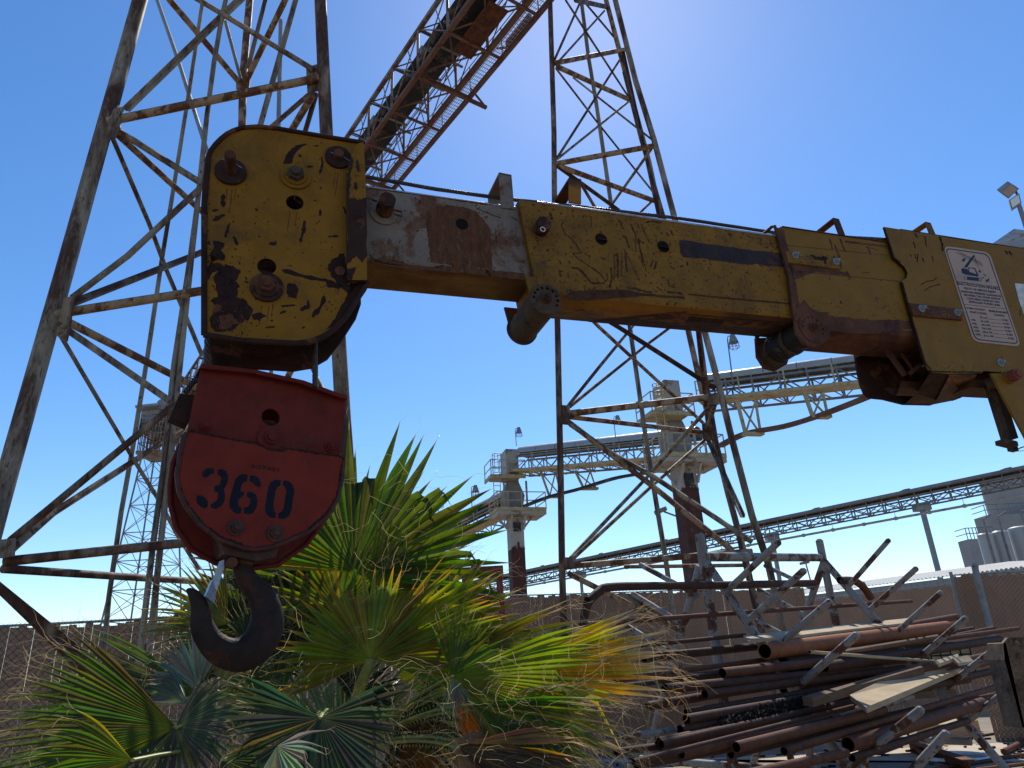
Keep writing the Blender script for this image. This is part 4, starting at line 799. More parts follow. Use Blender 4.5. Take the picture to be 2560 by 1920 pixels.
for pts, w, mt, kd in [
 ([(1387, 148, Y0), (1453, 0, Y1)], 6, 'towerrust', 'tube'), ([(1398, 152, Y0), (1511, 27, Y1)], 5, 'towerrust', 'tube'), ([(1414, 0, Y0), (1464, 78, Y0), (1573, 245, Y1)], 5, 'towerrust', 'tube'),
 ([(1440, -20, Y1), (1542, 101, Y1)], 5, 'towerrust', 'tube'), ([(1394, 393, Y0), (1558, 136, Y1)], 6, 'towerrust', 'tube'), ([(1394, 397, Y0), (1490, 320, 11.5), (1573, 253, Y1)], 6, 'tower', 'tube'),
 ([(1390, 171, Y0), (1491, 303, Y1), (1631, 478, Y1)], 5, 'towerrust', 'tube'), ([(1433, 194, Y0), (1631, 350, Y0)], 5, 'tower', 'tube'), ([(1628, 373, Y0), (1523, 521, Y1)], 7, 'tower', 'tube'),
 ([(1395, 416, Y0), (1546, 525, Y1)], 10, 'rustdark', 'tube'), ([(1631, 502, Y1), (1560, 570, Y1)], 6, 'tower', 'tube'), ([(1450, 455, 11), (1500, 540, 11.5)], 8, 'towerrust', 'tube'),
 ([(1420, 1015, Y0), (1500, 915, Y0), (1619, 770, Y1)], 8, 'towerrust', 'tube'), ([(1424, 1017, Y0), (1619, 860, Y1), (1700, 800, Y1)], 8, 'towerrust', 'tube'), ([(1470, 790, Y0), (1500, 820, Y0), (1767, 1066, Y1)], 9, 'towertan', 'tube'),
 ([(1500, 790, Y0), (1550, 820, Y0), (1789, 972, Y0)], 12, 'rustdark', 'tube'), ([(1416, 1051, Y0), (1626, 1211, Y0), (1832, 1377, Y0)], 12, 'towertan', 'angle'), ([(1425, 1060, Y0), (1532, 1135, Y0), (1630, 1189, Y0), (1880, 1355, Y0)], 11, 'tower', 'angle'),
 ([(1427, 1395, Y0), (1615, 1196, Y1), (1778, 1012, Y0)], 10, 'tower', 'tube'), ([(1434, 1395, Y0), (1626, 1218, 11.5), (1767, 1095, Y1)], 9, 'towertan', 'tube'), ([(1422, 1434, Y0), (1696, 1573, 11.5)], 14, 'towertan', 'tube'),
 ([(1573, 1485, 11), (1700, 1570, 12)], 12, 'tower', 'angle'), ([(1560, 124, Y1), (1655, 560, Y0)], 6, 'towerrust', 'angle'), ([(1768, 1085, Y1), (1862, 1290, Y0)], 9, 'tower', 'angle'), ([(1745, 820, Y0), (1770, 1060, Y1)], 8, 'towerrust', 'angle'),
 ([(1790, 1000, Y0), (1765, 1085, Y1)], 12, 'towerrust', 'tube')]: member(T2, 'brace', pts, w, mt, kd)
gusset(T2, [(1402, 1012), (1425, 1014), (1424, 1062), (1402, 1060)], 10.45, 'towerrust'); gusset(T2, [(1410, 1393), (1437, 1393), (1436, 1418), (1410, 1418)], 10.45, 'towerrust')
gusset(T2, [(1772, 985), (1798, 980), (1797, 1010), (1772, 1012)], 10.45, 'towerrust'); gusset(T2, [(1755, 1060), (1782, 1060), (1780, 1100), (1758, 1098)], 12.3, 'towerrust')
# ================================================================== OVERHEAD INCLINED GALLERY
GYAW = math.radians(-35.9)
Gd = V3(math.sin(GYAW), math.cos(GYAW), 0); Gw = V3(-math.cos(GYAW), math.sin(GYAW), 0)  # along (far), sideways (to the far-left side)
ZB = 16.0
gN = PZ(1324, 0, ZB)                 # near-bottom chord passes pixel (1320,0)
def gp(s, w, h): return gN + Gd*s + Gw*w + Z*h
GWd, GH = 1.15, 1.5
gal = thing('conveyor_gallery', 'high rusted truss gallery with a dark belt running overhead between the two lattice towers', 'conveyor gallery', gp(6, 0, -ZB))
SA, SB = -6, 40
mb = MB()
for nm, w, h, mt, th in (('chord', 0, 0, 'galrust', .12), ('chord', 0, GH, 'galrust', .10), ('chord', GWd, 0, 'galrust', .11), ('chord', GWd, GH, 'gal', .11)):
    q = MB(); q.beam(gp(SA, w, h), gp(SB, w, h), th, th); q.build(nm, M[mt], gal)
st_ = 1.55; nS = int((SB-SA)/st_)
for side, w in (('near', 0), ('far', GWd)):
    q = MB()
    for i in range(nS+1):
        s = SA+i*st_; q.angle(gp(s, w, .05), gp(s, w, GH-.05), .06)
        if i < nS:
            s2 = s+st_; q.tube(gp(s, w, 0), gp(s2, w, GH), .018, n=6); q.tube(gp(s2, w, 0), gp(s, w, GH), .018, n=6); q.tube(gp(s+.2, w, 0), gp(s+.7, w, GH), .015, n=6)
    q.build('side_bracing', M['gal'], gal)
q = MB()
for i in range(nS+1):
    s = SA+i*st_; q = MB(); q.beam(gp(s, -.36, -.06), gp(s, GWd, -.06), .06, .06); q.build('cross_beam', M['galrust'], gal)
q = MB()
for i in range(nS+1):
    s = SA+i*st_; q.beam(gp(s, 0, GH), gp(s, GWd, GH), .07, .07)
    if i < nS: q.tube(gp(s, 0, 0), gp(s+st_, GWd, 0), .025, n=6); q.tube(gp(s+st_, 0, 0), gp(s, GWd, 0), .02, n=6); q.tube(gp(s, 0, GH), gp(s+st_, GWd, GH), .02, n=6)
q.build('plan_bracing', M['galrust'], gal)
for i in range(3, nS+1, 3):       # outriggers carrying the walkway
    q = MB(); s = SA+i*st_; q.angle(gp(s, -.95, -.10), gp(s, GWd, -.10), .08); q.angle(gp(s, -.9, -.10), gp(s, -.45, .3), .04)
    q.build('outrigger', M['galrust'], gal)
q = MB(); q.box(gp((SA+SB)/2, GWd*.62, .75), Gd*((SB-SA)/2), Gw*.25, Z*.03)
for s_ in (-1, 1): q.box(gp((SA+SB)/2, GWd*.62+.30*s_, .80), Gd*((SB-SA)/2), (Gw*.16+Z*.12*s_).normalized()*.09, Z*.012)
q.build('belt', M['belt'], gal)
q = MB()
for i in range(int((SB-SA)/1.0)):
    s = SA+i; q.tube(gp(s, GWd*.6-.3, .65), gp(s, GWd*.6+.3, .65), .04, n=7); q.tube(gp(s+.5, GWd*.6-.3, .3), gp(s+.5, GWd*.6+.3, .3), .04, n=7)
    q.beam(gp(s, 0, .55), gp(s, GWd, .55), .05, .05)
    if i % 3 == 0: q.box(gp(s+.3, GWd*.95, .7), Gd*.14, Gw*.06, Z*.12)
q.build('idlers', M['fgray'], gal)
q = MB()                           # return belt sagging underneath
for i in range(int((SB-SA)/1.5)):
    s = SA+i*1.5; q.box(gp(s+.75, GWd*.64, .25+.05*(i % 2)), Gd*.76, Gw*.22, Z*.012)
q.build('return_belt', M['belt'], gal)
q = MB(); q.beam(gp(SA, -.40, -.02), gp(SB, -.40, -.02), .06, .20)
q.build('walkway_beam', M['galrust'], gal)
q = MB()                           # walkway grating and side mesh
for i in range(int((SB-SA)/.12)): s = SA+i*.12; q.beam(gp(s, -.36, .02), gp(s, -.06, .02), .008, .02)
for j in range(6): q.beam(gp(SA, -.35+j*.055, .03), gp(SB, -.35+j*.055, .03), .006, .015)
q.build('grating', M['mesh'], gal)
q = MB()
for h in (.55, 1.05): q.tube(gp(SA, -.42, h), gp(SB, -.42, h), .014, n=6)
for i in range(int((SB-SA)/1.55)): s = SA+i*1.55; q.tube(gp(s, -.42, .1), gp(s, -.42, 1.05), .016, n=6)
q.build('handrail', M['gal'], gal)
q = MB()
for w in (.10, .16, .24, .31, .38): q.tube(gp(SA, w, .25+.5*math.sin(w*9)), gp(SB, w, .25+.5*math.sin(w*9)), .012, n=5)
q.build('conduit', M['gal'], gal)
q = MB(); q.box(gp(1.35, .52, -.02), Gd*.85, Gw*.27, Z*.015); q.box(gp(2.55, .62, .35), Gd*.5, Gw*.22, Z*.015); q.box(gp(-.6, .75, .5), Gd*.6, Gw*.3, Z*.015); q.build('spill_plate', M['rustmid'], gal)
q = MB(); q.box(gp(1.0, -.40, .20), Gd*.5, Gw*.05, Z*.10); q.beam(gp(1.5, -.38, .1), gp(1.8, -.30, .3), .04, .04); q.build('spill_plate', M['ibeam'], gal)
q = MB()                           # transfer hood at the far end
q.box(gp(SB-.5, GWd*.5, .9), Gd*.9, Gw*.8, Z*.8); q.build('head_hood', M['fwhite'], gal)
# far slim mast that carries the far end of the gallery
mastc = P(372, 1500, 42.0); mtop = P(398, 1140, 42.0).z; mastc.z = 0
mast = thing('lattice_mast', 'slim far lattice mast with a caged platform seen through the left tower', 'lattice mast', mastc)
mastw = P(400, 1140, 42).x
def mp(i, h):
    t = min(1, h/mtop); hw = 1.9*(1-t)+.72*t; cx_ = mastc.x*(1-t)+mastw*t
    return V3(cx_ + hw*(1 if i in (1, 2) else -1), 42+hw*(1 if i in (2, 3) else -1), h)
for i in range(4):
    q = MB(); q.tube(mp(i, 0), mp(i, mtop), .05, n=6); q.build('leg', M['fgray'], mast)
q = MB(); NK = 9
for k in range(NK):
    h0, h1 = k*mtop/NK, (k+1)*mtop/NK
    for i in range(4):
        j = (i+1) % 4; q.tube(mp(i, h1), mp(j, h1), .03, n=5); q.tube(mp(i, h0), mp(j, h1), .022, n=5); q.tube(mp(j, h0), mp(i, h1), .022, n=5)
q.build('bracing', M['fgray'], mast)
q = MB(); tc = V3(mastw, 42, mtop); q.box(tc, V3(1.0, 0, 0), V3(0, 1.0, 0), Z*.10)
for k in range(11):
    x = -.95+k*1.9/10
    for yy in (-.95, .95): q.beam(tc+V3(x, yy, 0), tc+V3(x, yy, 2.2), .04, .04)
    for xx in (-.95, .95): q.beam(tc+V3(xx, x, 0), tc+V3(xx, x, 2.2), .04, .04)
for h in (.6, 1.2, 1.9, 2.4):
    for yy in (-.95, .95): q.beam(tc+V3(-.95, yy, h), tc+V3(.95, yy, h), .05, .05); q.beam(tc+V3(yy, -.95, h), tc+V3(yy, .95, h), .05, .05)
q.build('platform', M['gal'], mast)
q = MB(); q.plate([P(355, 1022, 41.3), P(400, 1020, 41.3), P(395, 1045, 41.3), P(350, 1062, 41.3), P(345, 1078, 41.3)], V3(0, 1.2, 0)); q.beam(P(350, 1024, 41.3), P(408, 1018, 41.3), 1.2, .15); q.tube(P(406, 1010, 41), P(406, 1010, 42.4), .32, n=14)
q.build('chute', M['gray'], mast)
# ================================================================== CASCADE OF TRANSFER TOWERS BEHIND
def conveyor(name, label, a, b, R_=.55, H_=1.15, walk=True, hang=(), cover=True, bay=1.3, rail='fyellow'):
    """a, b: end points on the top of the truss (near side), a left, b right"""
    a = Vector(a); b = Vector(b); d = (b-a).normalized(); L_ = (b-a).length; n = V3(d.y, -d.x, 0).normalized()
    if n.y > 0: n = -n          # towards the camera
    root = thing(name, label, 'conveyor', (a+b)/2-Z*((a.z+b.z)/2)); root['group'] = 'distant covered conveyors'
    Q = lambda s, w, h: a + d*s + n*w + Z*h
    if cover:
        q = MB(); k = int(L_/1.5)
        for i in range(k):
            s0_, s1_ = L_*i/k+.03, L_*(i+1)/k
            r0 = R_*(1.0 if i % 2 else .985); m_ = 9; vs = []
            for s_ in (s0_, s1_):
                for j in range(m_+1): t = PI*j/m_; vs.append(Q(s_, -.65+r0*1.1*math.cos(t), .28+r0*math.sin(t)))
            q.add(vs, [(j, j+1, m_+2+j, m_+1+j) for j in range(m_)], 0, True); q.add(vs[:m_+1], [tuple(range(m_+1))])
        q.build('belt_cover', M['fcover'], root)
    q = MB(); q.box(Q(L_/2, -.65, .16), d*(L_/2), n*.55, Z*.05); q.build('belt', M['belt'], root)
    q = MB()
    for w in (0, -1.3):
        for h in (0, -H_): q.beam(Q(0, w, h), Q(L_, w, h), .11, .11)
    k = max(2, int(L_/bay))
    for i in range(k+1):
        s = L_*i/k
        for w in (0, -1.3): q.beam(Q(s, w, 0), Q(s, w, -H_), .08, .08)
        q.beam(Q(s, 0, -H_), Q(s, -1.3, -H_), .08, .08); q.beam(Q(s, 0, .0), Q(s, 0, .25), .07, .07)
        if i < k:
            s2 = L_*(i+1)/k
            for w in (0, -1.3): q.tube(Q(s, w, 0 if i % 2 else -H_), Q(s2, w, -H_ if i % 2 else 0), .04, n=5); 
            q.tube(Q(s, -1.3, -H_ if i % 2 else 0), Q(s2, -1.3, 0 if i % 2 else -H_), .03, n=5)
    q.build('truss', M['fgray'], root)
    if walk:
        q = MB(); q.box(Q(L_/2, .5, -H_+.02), d*(L_/2), n*.42, Z*.09); q.build('walkway', M['fyellow'], root)
        q = MB()
        for h in (.05, .55, ): q.tube(Q(0, .92, -H_+h*1+.5), Q(L_, .92, -H_+h+.5), .03, n=5)
        for i in range(int(L_/2.2)+1): s = min(L_, i*2.2); q.beam(Q(s, .92, -H_-.05), Q(s, .92, -H_+1.06), .06, .06)
        for i in range(int(L_/2.2)): s = i*2.2+1; q.beam(Q(s, .9, -H_-.02), Q(s+.8, -.2, -H_-.30), .06, .06)
        q.build('handrail', M[rail], root)
    return root, Q, L_
cvA, QA, LA = conveyor('belt_conveyor', 'grey hooded conveyor bridging the two rust-and-white transfer towers', P(1290, 1142, 46), P(1735, 1096, 37.5), R_=.55, H_=1.12)
cvB, QB, LB = conveyor('belt_conveyor', 'grey hooded conveyor passing behind the right end of the boom', P(1750, 962, 35.5), P(2600, 855, 28), R_=.5, H_=1.15)
cvC, QC, LC = conveyor('belt_conveyor', 'hooded conveyor sloping down behind the palm to the left of the smaller transfer tower', P(820, 1470, 62), P(1260, 1250, 47), R_=.62, H_=1.2)
def hangers(root, lst):
    for (x, y0, y1, Y) in lst:
        q = MB(); a = P(x, y0, Y); b = P(x+22, y1, Y); e = V3(.95, .2, 0)
        q.beam(a, b, .14, .14); q.beam(a+e, b+e*.8, .10, .10); q.beam(a, b+e*.8, .07, .07); q.beam(a+e, b, .07, .07)
        q.box(b+e*.4, e*.5, V3(-.05, .15, 0), Z*.07); q.build('hanger', M['fyellow'], root)
hangers(cvB, [(1842, 1000, 1085, 32), (2010, 980, 1042, 31)]); hangers(cvA, [(1352, 1180, 1242, 44.5), (1438, 1178, 1222, 43)])
def sag(pts, w, name, par, mt='belt'):
    q = MB(); pp = [Vector(p) for p in crm([tuple(P(*p)) for p in pts], 5)]
    for a, b in zip(pp[:-1], pp[1:]): q.beam(a-(b-a)*.03, b, .35, w*.8)
    q.build(name, M[mt], par)
sag([(1800, 1115, 34.5), (1862, 1085, 32.5), (1960, 1066, 31.5), (2040, 1042, 31), (2120, 1012, 30), (2200, 980, 29)], .20, 'return_belt', cvB, 'galrust')
sag([(1300, 1270, 46), (1370, 1243, 44.5), (1450, 1222, 43), (1540, 1195, 41), (1630, 1180, 39), (1700, 1165, 38)], .15, 'return_belt', cvA)
def transfer(name, label, cx, ytop, ybot, Y, wpx, s, rusty):
    """column from pixel (cx, ybase) up to platform; s scales the details"""
    base = P(cx, 1560, Y); dn = V3(0, 0, 0); top = P(cx-(1560-ytop)*.0, ytop, Y); w = wpx*depth(P(cx, 1400, Y))/FPX
    zt = P(cx, ytop, Y).z; c = V3(P(cx, 1400, Y).x, Y, 0)
    r = thing(name, label, 'transfer tower', c)
    X, Yv = V3(.96, .28, 0), V3(-.28, .96, 0); Yv = Yv
    zr = zt*rusty
    q = MB(); q.box(c+Z*(zr/2-.5), X*(w/2), Yv*(w/2), Z*(zr/2+.5)); q.build('column', M['fbrown'], r)
    q = MB(); q.box(c+Z*((zt+zr)/2), X*(w/2), Yv*(w/2), Z*((zt-zr)/2))
    rr = random.Random(cx)
    for i in range(16):          # ragged drip of the rust coat over the white paint
        x0 = -w/2+w*i/16; hh = rr.uniform(.1, 1.0)*w*.5*(1.3-abs(i-7.5)/9)
        for f, g in ((X, Yv), (Yv, X)):
            o_ = c + Z*zr - g*(w/2+.02) if f is X else c + Z*zr + g*(w/2+.02)
            q.add([o_+f*x0, o_+f*(x0+w/15), o_+f*(x0+w/17)+Z*hh, o_+f*(x0+w/60)+Z*hh*.9], [(0, 1, 2, 3)], 1)
    q.build('column', [M['fwhite'], M['fbrown']], r)
    q = MB(); q.box(c-Yv*(w/2+.03)+Z*(zt-w*.75), X*(w*.27), Yv*.03, Z*(w*.34)); q.build('louvre', M['belt'], r)
    q = MB(); q.box(c-Yv*(w/2+.02)+Z*(zr*.62), X*(w*.56), Yv*.05, Z*(w*.25)); q.build('splice_plate', M['fbrown'], r)
    # lower platform
    q = MB(); q.box(c+Z*(zt+.25*s)+X*(.3*s), X*(2.3*s), Yv*(1.6*s), Z*(.22*s)); q.build('platform', M['fwhite'], r)
    q = MB()
    for sx in (-1, 1):
        q.beam(c+X*(w/2*sx)+Z*(zt-1.2*s), c+X*(1.6*s*sx)+Z*(zt), .12, .12); q.beam(c+X*(w/2*sx)-Yv*(w/2)+Z*(zt-1.2*s), c+X*(w/2*sx)-Yv*(1.4*s)+Z*(zt), .12, .12)
    q.build('bracket', M['fwhite'], r)
    def rails(z, hx0, hx1, hy, mt='fyellow', st=1.1):
        q = MB(); q.beam(c+X*hx0-Yv*hy+Z*z, c+X*hx1-Yv*hy+Z*z, .10, .22); q.beam(c+X*hx0+Yv*hy+Z*z, c+X*hx0-Yv*hy+Z*z, .10, .22)
        for h in (.55, 1.1):
            q.tube(c+X*hx0-Yv*hy+Z*(z+h), c+X*hx1-Yv*hy+Z*(z+h), .035, n=5); q.tube(c+X*hx0+Yv*hy+Z*(z+h), c+X*hx0-Yv*hy+Z*(z+h), .035, n=5); q.tube(c+X*hx1+Yv*hy+Z*(z+h), c+X*hx1-Yv*hy+Z*(z+h), .035, n=5)
        k = int((hx1-hx0)/st)
        for i in range(k+1):
            x = hx0+(hx1-hx0)*i/k
            for sy in (-1, 1): q.tube(c+X*x+Yv*(hy*sy)+Z*z, c+X*x+Yv*(hy*sy)+Z*(z+1.1), .035, n=5)
        q.build('handrail', M[mt], r)
    rails(zt+.5*s, -2.0*s, 2.6*s, 1.6*s)
    # chute body
    zc = zt+.5*s
    q = MB(); q.plate([c+X*(-.75*s)+Z*zc, c+X*(.75*s)+Z*zc, c+X*(1.1*s)+Z*(zc+1.6*s), c+X*(.45*s)+Z*(zc+3.2*s), c+X*(-.3*s)+Z*(zc+3.2*s), c+X*(-.9*s)+Z*(zc+2.0*s)], Yv*(1.3*s)); q.build('chute', M['fgray'], r)
    q = MB(); q.box(c-Yv*(.06)+X*(-.62*s)+Z*(zc+1.0*s), X*(.16*s), Yv*.05, Z*(1.0*s)); q.tube(c+X*(-1.05*s)-Yv*.4+Z*(zc+.4*s), c+X*(-1.05*s)-Yv*.4+Z*(zc+2.6*s), .09*s, n=8); q.build('duct', M['fwhite'], r); q = MB(); q.tube(c+X*(1.3*s)+Z*(zc+.4*s), c+X*(1.3*s)+Z*(zc+3.0*s), .10*s, n=8); q.build('duct', M['fwhite'], r)
    # upper platform, head housing, ladder cage
    zu = zc+3.1*s
    q = MB(); q.box(c+X*(.0*s)+Yv*.5+Z*(zu+1.5*s), X*(.6*s), Yv*(.9*s), Z*(1.45*s)); q.tube(c-Yv*(.45*s)+X*(.25*s)+Z*(zu+.9*s), c-Yv*(.5*s)+X*(.25*s)+Z*(zu+.9*s), .30*s, n=12); q.build('head_housing', M['fwhite'], r)
    q = MB(); q.box(c-X*(.9*s)+Z*zu-Yv*(.3*s), X*(1.3*s), Yv*(.9*s), Z*.09); q.build('platform', M['fyellow'], r)
    rails(zu, -2.4*s, .9*s, 1.25*s, st=.8)
    q = MB()
    for sx in (-.22, .22): q.beam(c+X*(-1.9*s+sx)+Z*(zt+.6*s)-Yv*(1.3*s), c+X*(-1.9*s+sx)+Z*(zu+1.6*s)-Yv*(1.3*s), .05, .05)
    for i in range(int((zu-zt)/.35)): q.tube(c+X*(-1.9*s-.22)+Z*(zt+.7*s+i*.35)-Yv*(1.3*s), c+X*(-1.9*s+.22)+Z*(zt+.7*s+i*.35)-Yv*(1.3*s), .02, n=4)
    for i in range(4): 
        cc = c+X*(-1.9*s)+Z*(zu+.1+i*.6*s)-Yv*(1.6*s); q.path(circ(cc, X, Yv, .42*s, 10)+[cc+X*(.42*s)], .025, 4)
    for a_ in range(5): t = PI+PI*a_/4; q.tube(c+X*(-1.9*s+.42*s*math.cos(t))+Yv*(-1.6*s+.42*s*math.sin(t))+Z*(zu+.1), c+X*(-1.9*s+.42*s*math.cos(t))+Yv*(-1.6*s+.42*s*math.sin(t))+Z*(zu+.1+1.8*s), .02, n=4)
    q.build('ladder', M['fyellow'], r)
    return r
transfer('transfer_tower', 'smaller far transfer tower with white-topped rust column, in the gap left of the slim tower', 1292, 1294, 1480, 46, 35, .70, .80)
transfer('transfer_tower', 'larger nearer transfer tower with white-topped rust column, seen through the slim tower', 1738, 1168, 1480, 35, 49, .72, .88)
def lamp(x, y0, x1, y1, Y, label, s=1.0, cage=True, mt='fgray'):
    a, b = P(x, y0, Y), P(x1, y1, Y); h = .34*s
    r = thing('pole_lamp', label, 'pole lamp', a, 'lamps on poles along the conveyors')
    q = MB(); q.tube(a, b-Z*.1, .035*s, n=6); q.path([b-Z*.1, b+V3(.05, 0, .1)*s, b+V3(.25, 0, .12)*s, b+V3(.3, 0, 0)*s], .03*s, 5); q.build('pole', M[mt], r)
    q = MB(); c = b+V3(.30, 0, 0)*s; q.tube(c+Z*.05*s, c-Z*.3*s, .16*s, .26*s, n=12); q.tube(c+Z*.18*s, c+Z*.05*s, .12*s, .16*s, n=10); q.build('lamp_head', M['post'], r)
    if cage:
        q = MB()
        for k in range(8): t = 2*PI*k/8; q.path([c+V3(.24*math.cos(t), .24*math.sin(t), -.28)*s, c+V3(.28*math.cos(t), .28*math.sin(t), -.55)*s, c+V3(.1*math.cos(t), .1*math.sin(t), -.7)*s], .012*s, 4)
        for hh in (-.4, -.58): cc = c+Z*hh*s; q.path(circ(cc, V3(1, 0, 0), V3(0, 1, 0), .27*s, 10)+[cc+V3(.27*s, 0, 0)], .012*s, 4)
        q.build('cage', M['fgray'], r)
lamp(1833, 960, 1818, 845, 33, 'caged lamp on a thin pole just under the boom, above the right hooded conveyor', .95)
lamp(1291, 1115, 1288, 1074, 45.5, 'caged lamp on a short pole on top of the smaller transfer tower', .8)
lamp(1181, 1290, 1178, 1220, 47, 'caged lamp on a thin pole above the sloping conveyor, left of the smaller transfer tower', .95)
lamp(1098, 1330, 1095, 1254, 55, 'faint caged lamp on a pole against the sky beside the palm tips', .8)
lamp(1542, 1125, 1534, 1045, 41, 'flat lamp on a pole above the bridging hooded conveyor', .8, False)
# tall street-type lamp and small far lamp
q = MB(); a, b = P(1732, 1560, 40), P(1698, 1293, 40); q.tube(a, b, .13, .09, n=8); q.beam(b, b+V3(-.8, 0, .35), .10, .08); q.box(b+V3(-1.0, 0, .42), V3(.32, 0, .1), V3(0, .22, 0), V3(-.03, 0, .1))
o = q.build('street_lamp', M['fgray']); tag(o, 'dark street lamp post leaning behind the white rack crossbar', 'street lamp')
q = MB(); a, b = P(2026, 1450, 60), P(2015, 1410, 60); q.tube(a, b, .06, n=6); q.box(b+V3(-.1, 0, .1), V3(.35, 0, .05), V3(0, .2, 0), Z*.1); o = q.build('street_lamp', M['fgray']); tag(o, 'tiny far street lamp in the sky gap right of the white A-frame', 'street lamp')
# ================================================================== LONG FAR CONVEYOR AND PIPE
a, b = P(1060, 1490, 78), P(2700, 1155, 46)
cvD, QD, LD = conveyor('belt_conveyor', 'long thin dark conveyor climbing across the background to the right edge', a, b, H_=.62, walk=False, cover=False, bay=1.1)
q = MB(); d_ = (b-a).normalized(); q.beam(a+Z*.34, b+Z*.34, 1.1, .20, mi=0); 
for i in range(9): p_ = a+(b-a)*(i/9+.04); q.box(p_+Z*.48, d_*.2, V3(0, .3, 0), Z*.10)
q.build('belt_cover', M['fgray'], cvD)
q = MB(); q.tube(P(1060, 1512, 77), P(2700, 1212, 45), .085, n=8)
for i in range(26):
    p_ = P(1060, 1512, 77).lerp(P(2700, 1212, 45), i/26); q.tube(p_-d_*.1, p_+d_*.1, .13, n=8)
    if i % 2: q.tube(p_, p_+Z*.9, .02, n=4)
q.build('pipe', M['fwhite'], cvD)
for (x, y0, x1, y1, Y) in ((2305, 1272, 2357, 1470, 52), (1930, 1345, 1950, 1500, 60), (1452, 1440, 1458, 1560, 69)):
    q = MB(); p0, p1_ = P(x, y0, Y), P(x, y0, Y); p1_ = V3(p0.x, p0.y, 0); q.beam(p0, p1_, .28, .28, up=(0, 1, 0)); q.box(p0+Z*.1, V3(.5, 0, 0), V3(0, .4, 0), Z*.25); q.build('support_leg', M['gray'], cvD)
# ================================================================== BUILDINGS
def ribbed_roof(par, a, b, c, d_, n, mt):      # a-b eave, d-c ridge
    q = MB(); vs = []
    for i in range(n*2+1):
        t = i/(n*2); o_ = Z*(.08 if i % 2 else 0); vs += [a.lerp(b, t)+o_, d_.lerp(c, t)+o_]
    q.add(vs, [(2*i, 2*i+2, 2*i+3, 2*i+1) for i in range(n*2)]); return q.build('roof', M[mt], par)
wa, wb_ = P(1990, 1490, 46), P(2700, 1402, 33)
wh = thing('warehouse', 'long low corrugated steel warehouse behind the brown fence at the right', 'warehouse', V3((wa.x+wb_.x)/2, (wa.y+wb_.y)/2, 0))
ze = wa.z*.5+wb_.z*.5
wa.z = wb_.z = ze; back = V3(.3, 1, 0).normalized()*9
ribbed_roof(wh, wa-V3(0, .5, 0), wb_-V3(0, .5, 0), wb_+back+Z*.9, wa+back+Z*.9, 70, 'roof')
q = MB(); L_ = (wb_-wa).length; dd = (wb_-wa).normalized()
q.box((wa+wb_)/2-Z*(ze/2+.05), dd*(L_/2), V3(-dd.y, dd.x, 0)*.08, Z*(ze/2))
for i in range(int(L_/.35)): p_ = wa+dd*(i*.35); q.beam(V3(p_.x, p_.y-.12, 0), V3(p_.x, p_.y-.12, ze-.1), .08, .05, up=(0, 1, 0))
q.build('wall', M['wall'], wh)
q = MB()
for i in range(9): p_ = wa+dd*(2+i*2.6)-V3(0, .3, 0)-Z*.9; q.box(p_, dd*.25, V3(0, .2, 0), Z*.10); q.beam(p_, p_-Z*.8, .06, .06)
q.build('bracket', M['fgray'], wh)
def block(name, label, x0, x1, ytop, Y, dep, mt, rail=True, cat='building', zb=0):
    a = P(x0, ytop, Y); b = P(x1, ytop, Y); zt = a.z; cx = (a.x+b.x)/2; w = b.x-a.x
    r = thing(name, label, cat, V3(cx, Y+dep/2, zb))
    q = MB(); q.box(V3(cx, Y+dep/2, (zt+zb)/2), V3(w/2, 0, 0), V3(0, dep/2, 0), Z*((zt-zb)/2))
    for k in range(1, 6): q.box(V3(cx, Y-.01, zb+(zt-zb)*(1-k*.12)), V3(w/2+.02, 0, 0), V3(0, .03, 0), Z*.05)
    q.build('wall', M[mt], r)
    if rail:
        q = MB()
        for h in (.6, 1.2): q.tube(V3(a.x, Y, zt+h), V3(b.x, Y, zt+h), .05, n=5); q.tube(V3(a.x, Y, zt+h), V3(a.x, Y+dep, zt+h), .05, n=5)
        for i in range(9): q.tube(V3(a.x+w*i/8, Y, zt), V3(a.x+w*i/8, Y, zt+1.2), .05, n=5)
        q.build('railing', M['fgray'], r)
    return r
block('plant_building', 'tall grey plant building with a railed roof at the far right edge', 2466, 2720, 1288, 84, 2.5, 'plant')
block('plant_building', 'low grey plant block with a railed roof left of the white tanks', 2420, 2490, 1348, 80, 2, 'plant')
q = MB(); c = P(2588, 1270, 84); q.tube(V3(c.x, 88, c.z-.5), V3(c.x, 88, c.z+4.5), 2.6, n=18); o = q.build('cooling_stack', M['plant']); tag(o, 'round grey stack on the roof of the tall plant building at the right edge', 'stack')
for i, (x0, x1, yt, lab) in enumerate(((2444, 2478, 1338, 'white storage tank, leftmost of the row above the warehouse roof'), (2480, 2516, 1332, 'white storage tank between the leftmost and the pipe-topped tank'), (2522, 2580, 1322, 'stained white tank with a dark pipe frame at the right edge'))):
    a = P(x0, yt, 62); b = P(x1, yt, 62); q = MB(); r_ = (b.x-a.x)/2; c = V3((a.x+b.x)/2, 62, 0)
    q.tube(c, c+Z*a.z, r_, n=26); q.tube(c+Z*a.z, c+Z*(a.z+.12), r_, r_*.75, n=26); t_ = thing('storage_tank', lab, 'storage tank', c, 'white tanks above the warehouse'); q.build('shell', M['tank'], t_)
    q = MB(); q.beam(c+V3(-r_*.3, -r_-.1, 0), c+V3(-r_*.3, -r_-.1, a.z+1.2), .12, .12); q.path([c+V3(-r_*.3, -r_-.1, a.z+1.2), c+V3(r_, -r_-.1, a.z+1.6)], .07, 5); q.build('pipe', M['fgray'], t_)
hb = block('hopper_house', 'pale grey steel hopper house high above the boom at the right edge', 2476, 2900, 615, 26, 5, 'gray', False, 'hopper house', zb=P(2476, 700, 26).z)
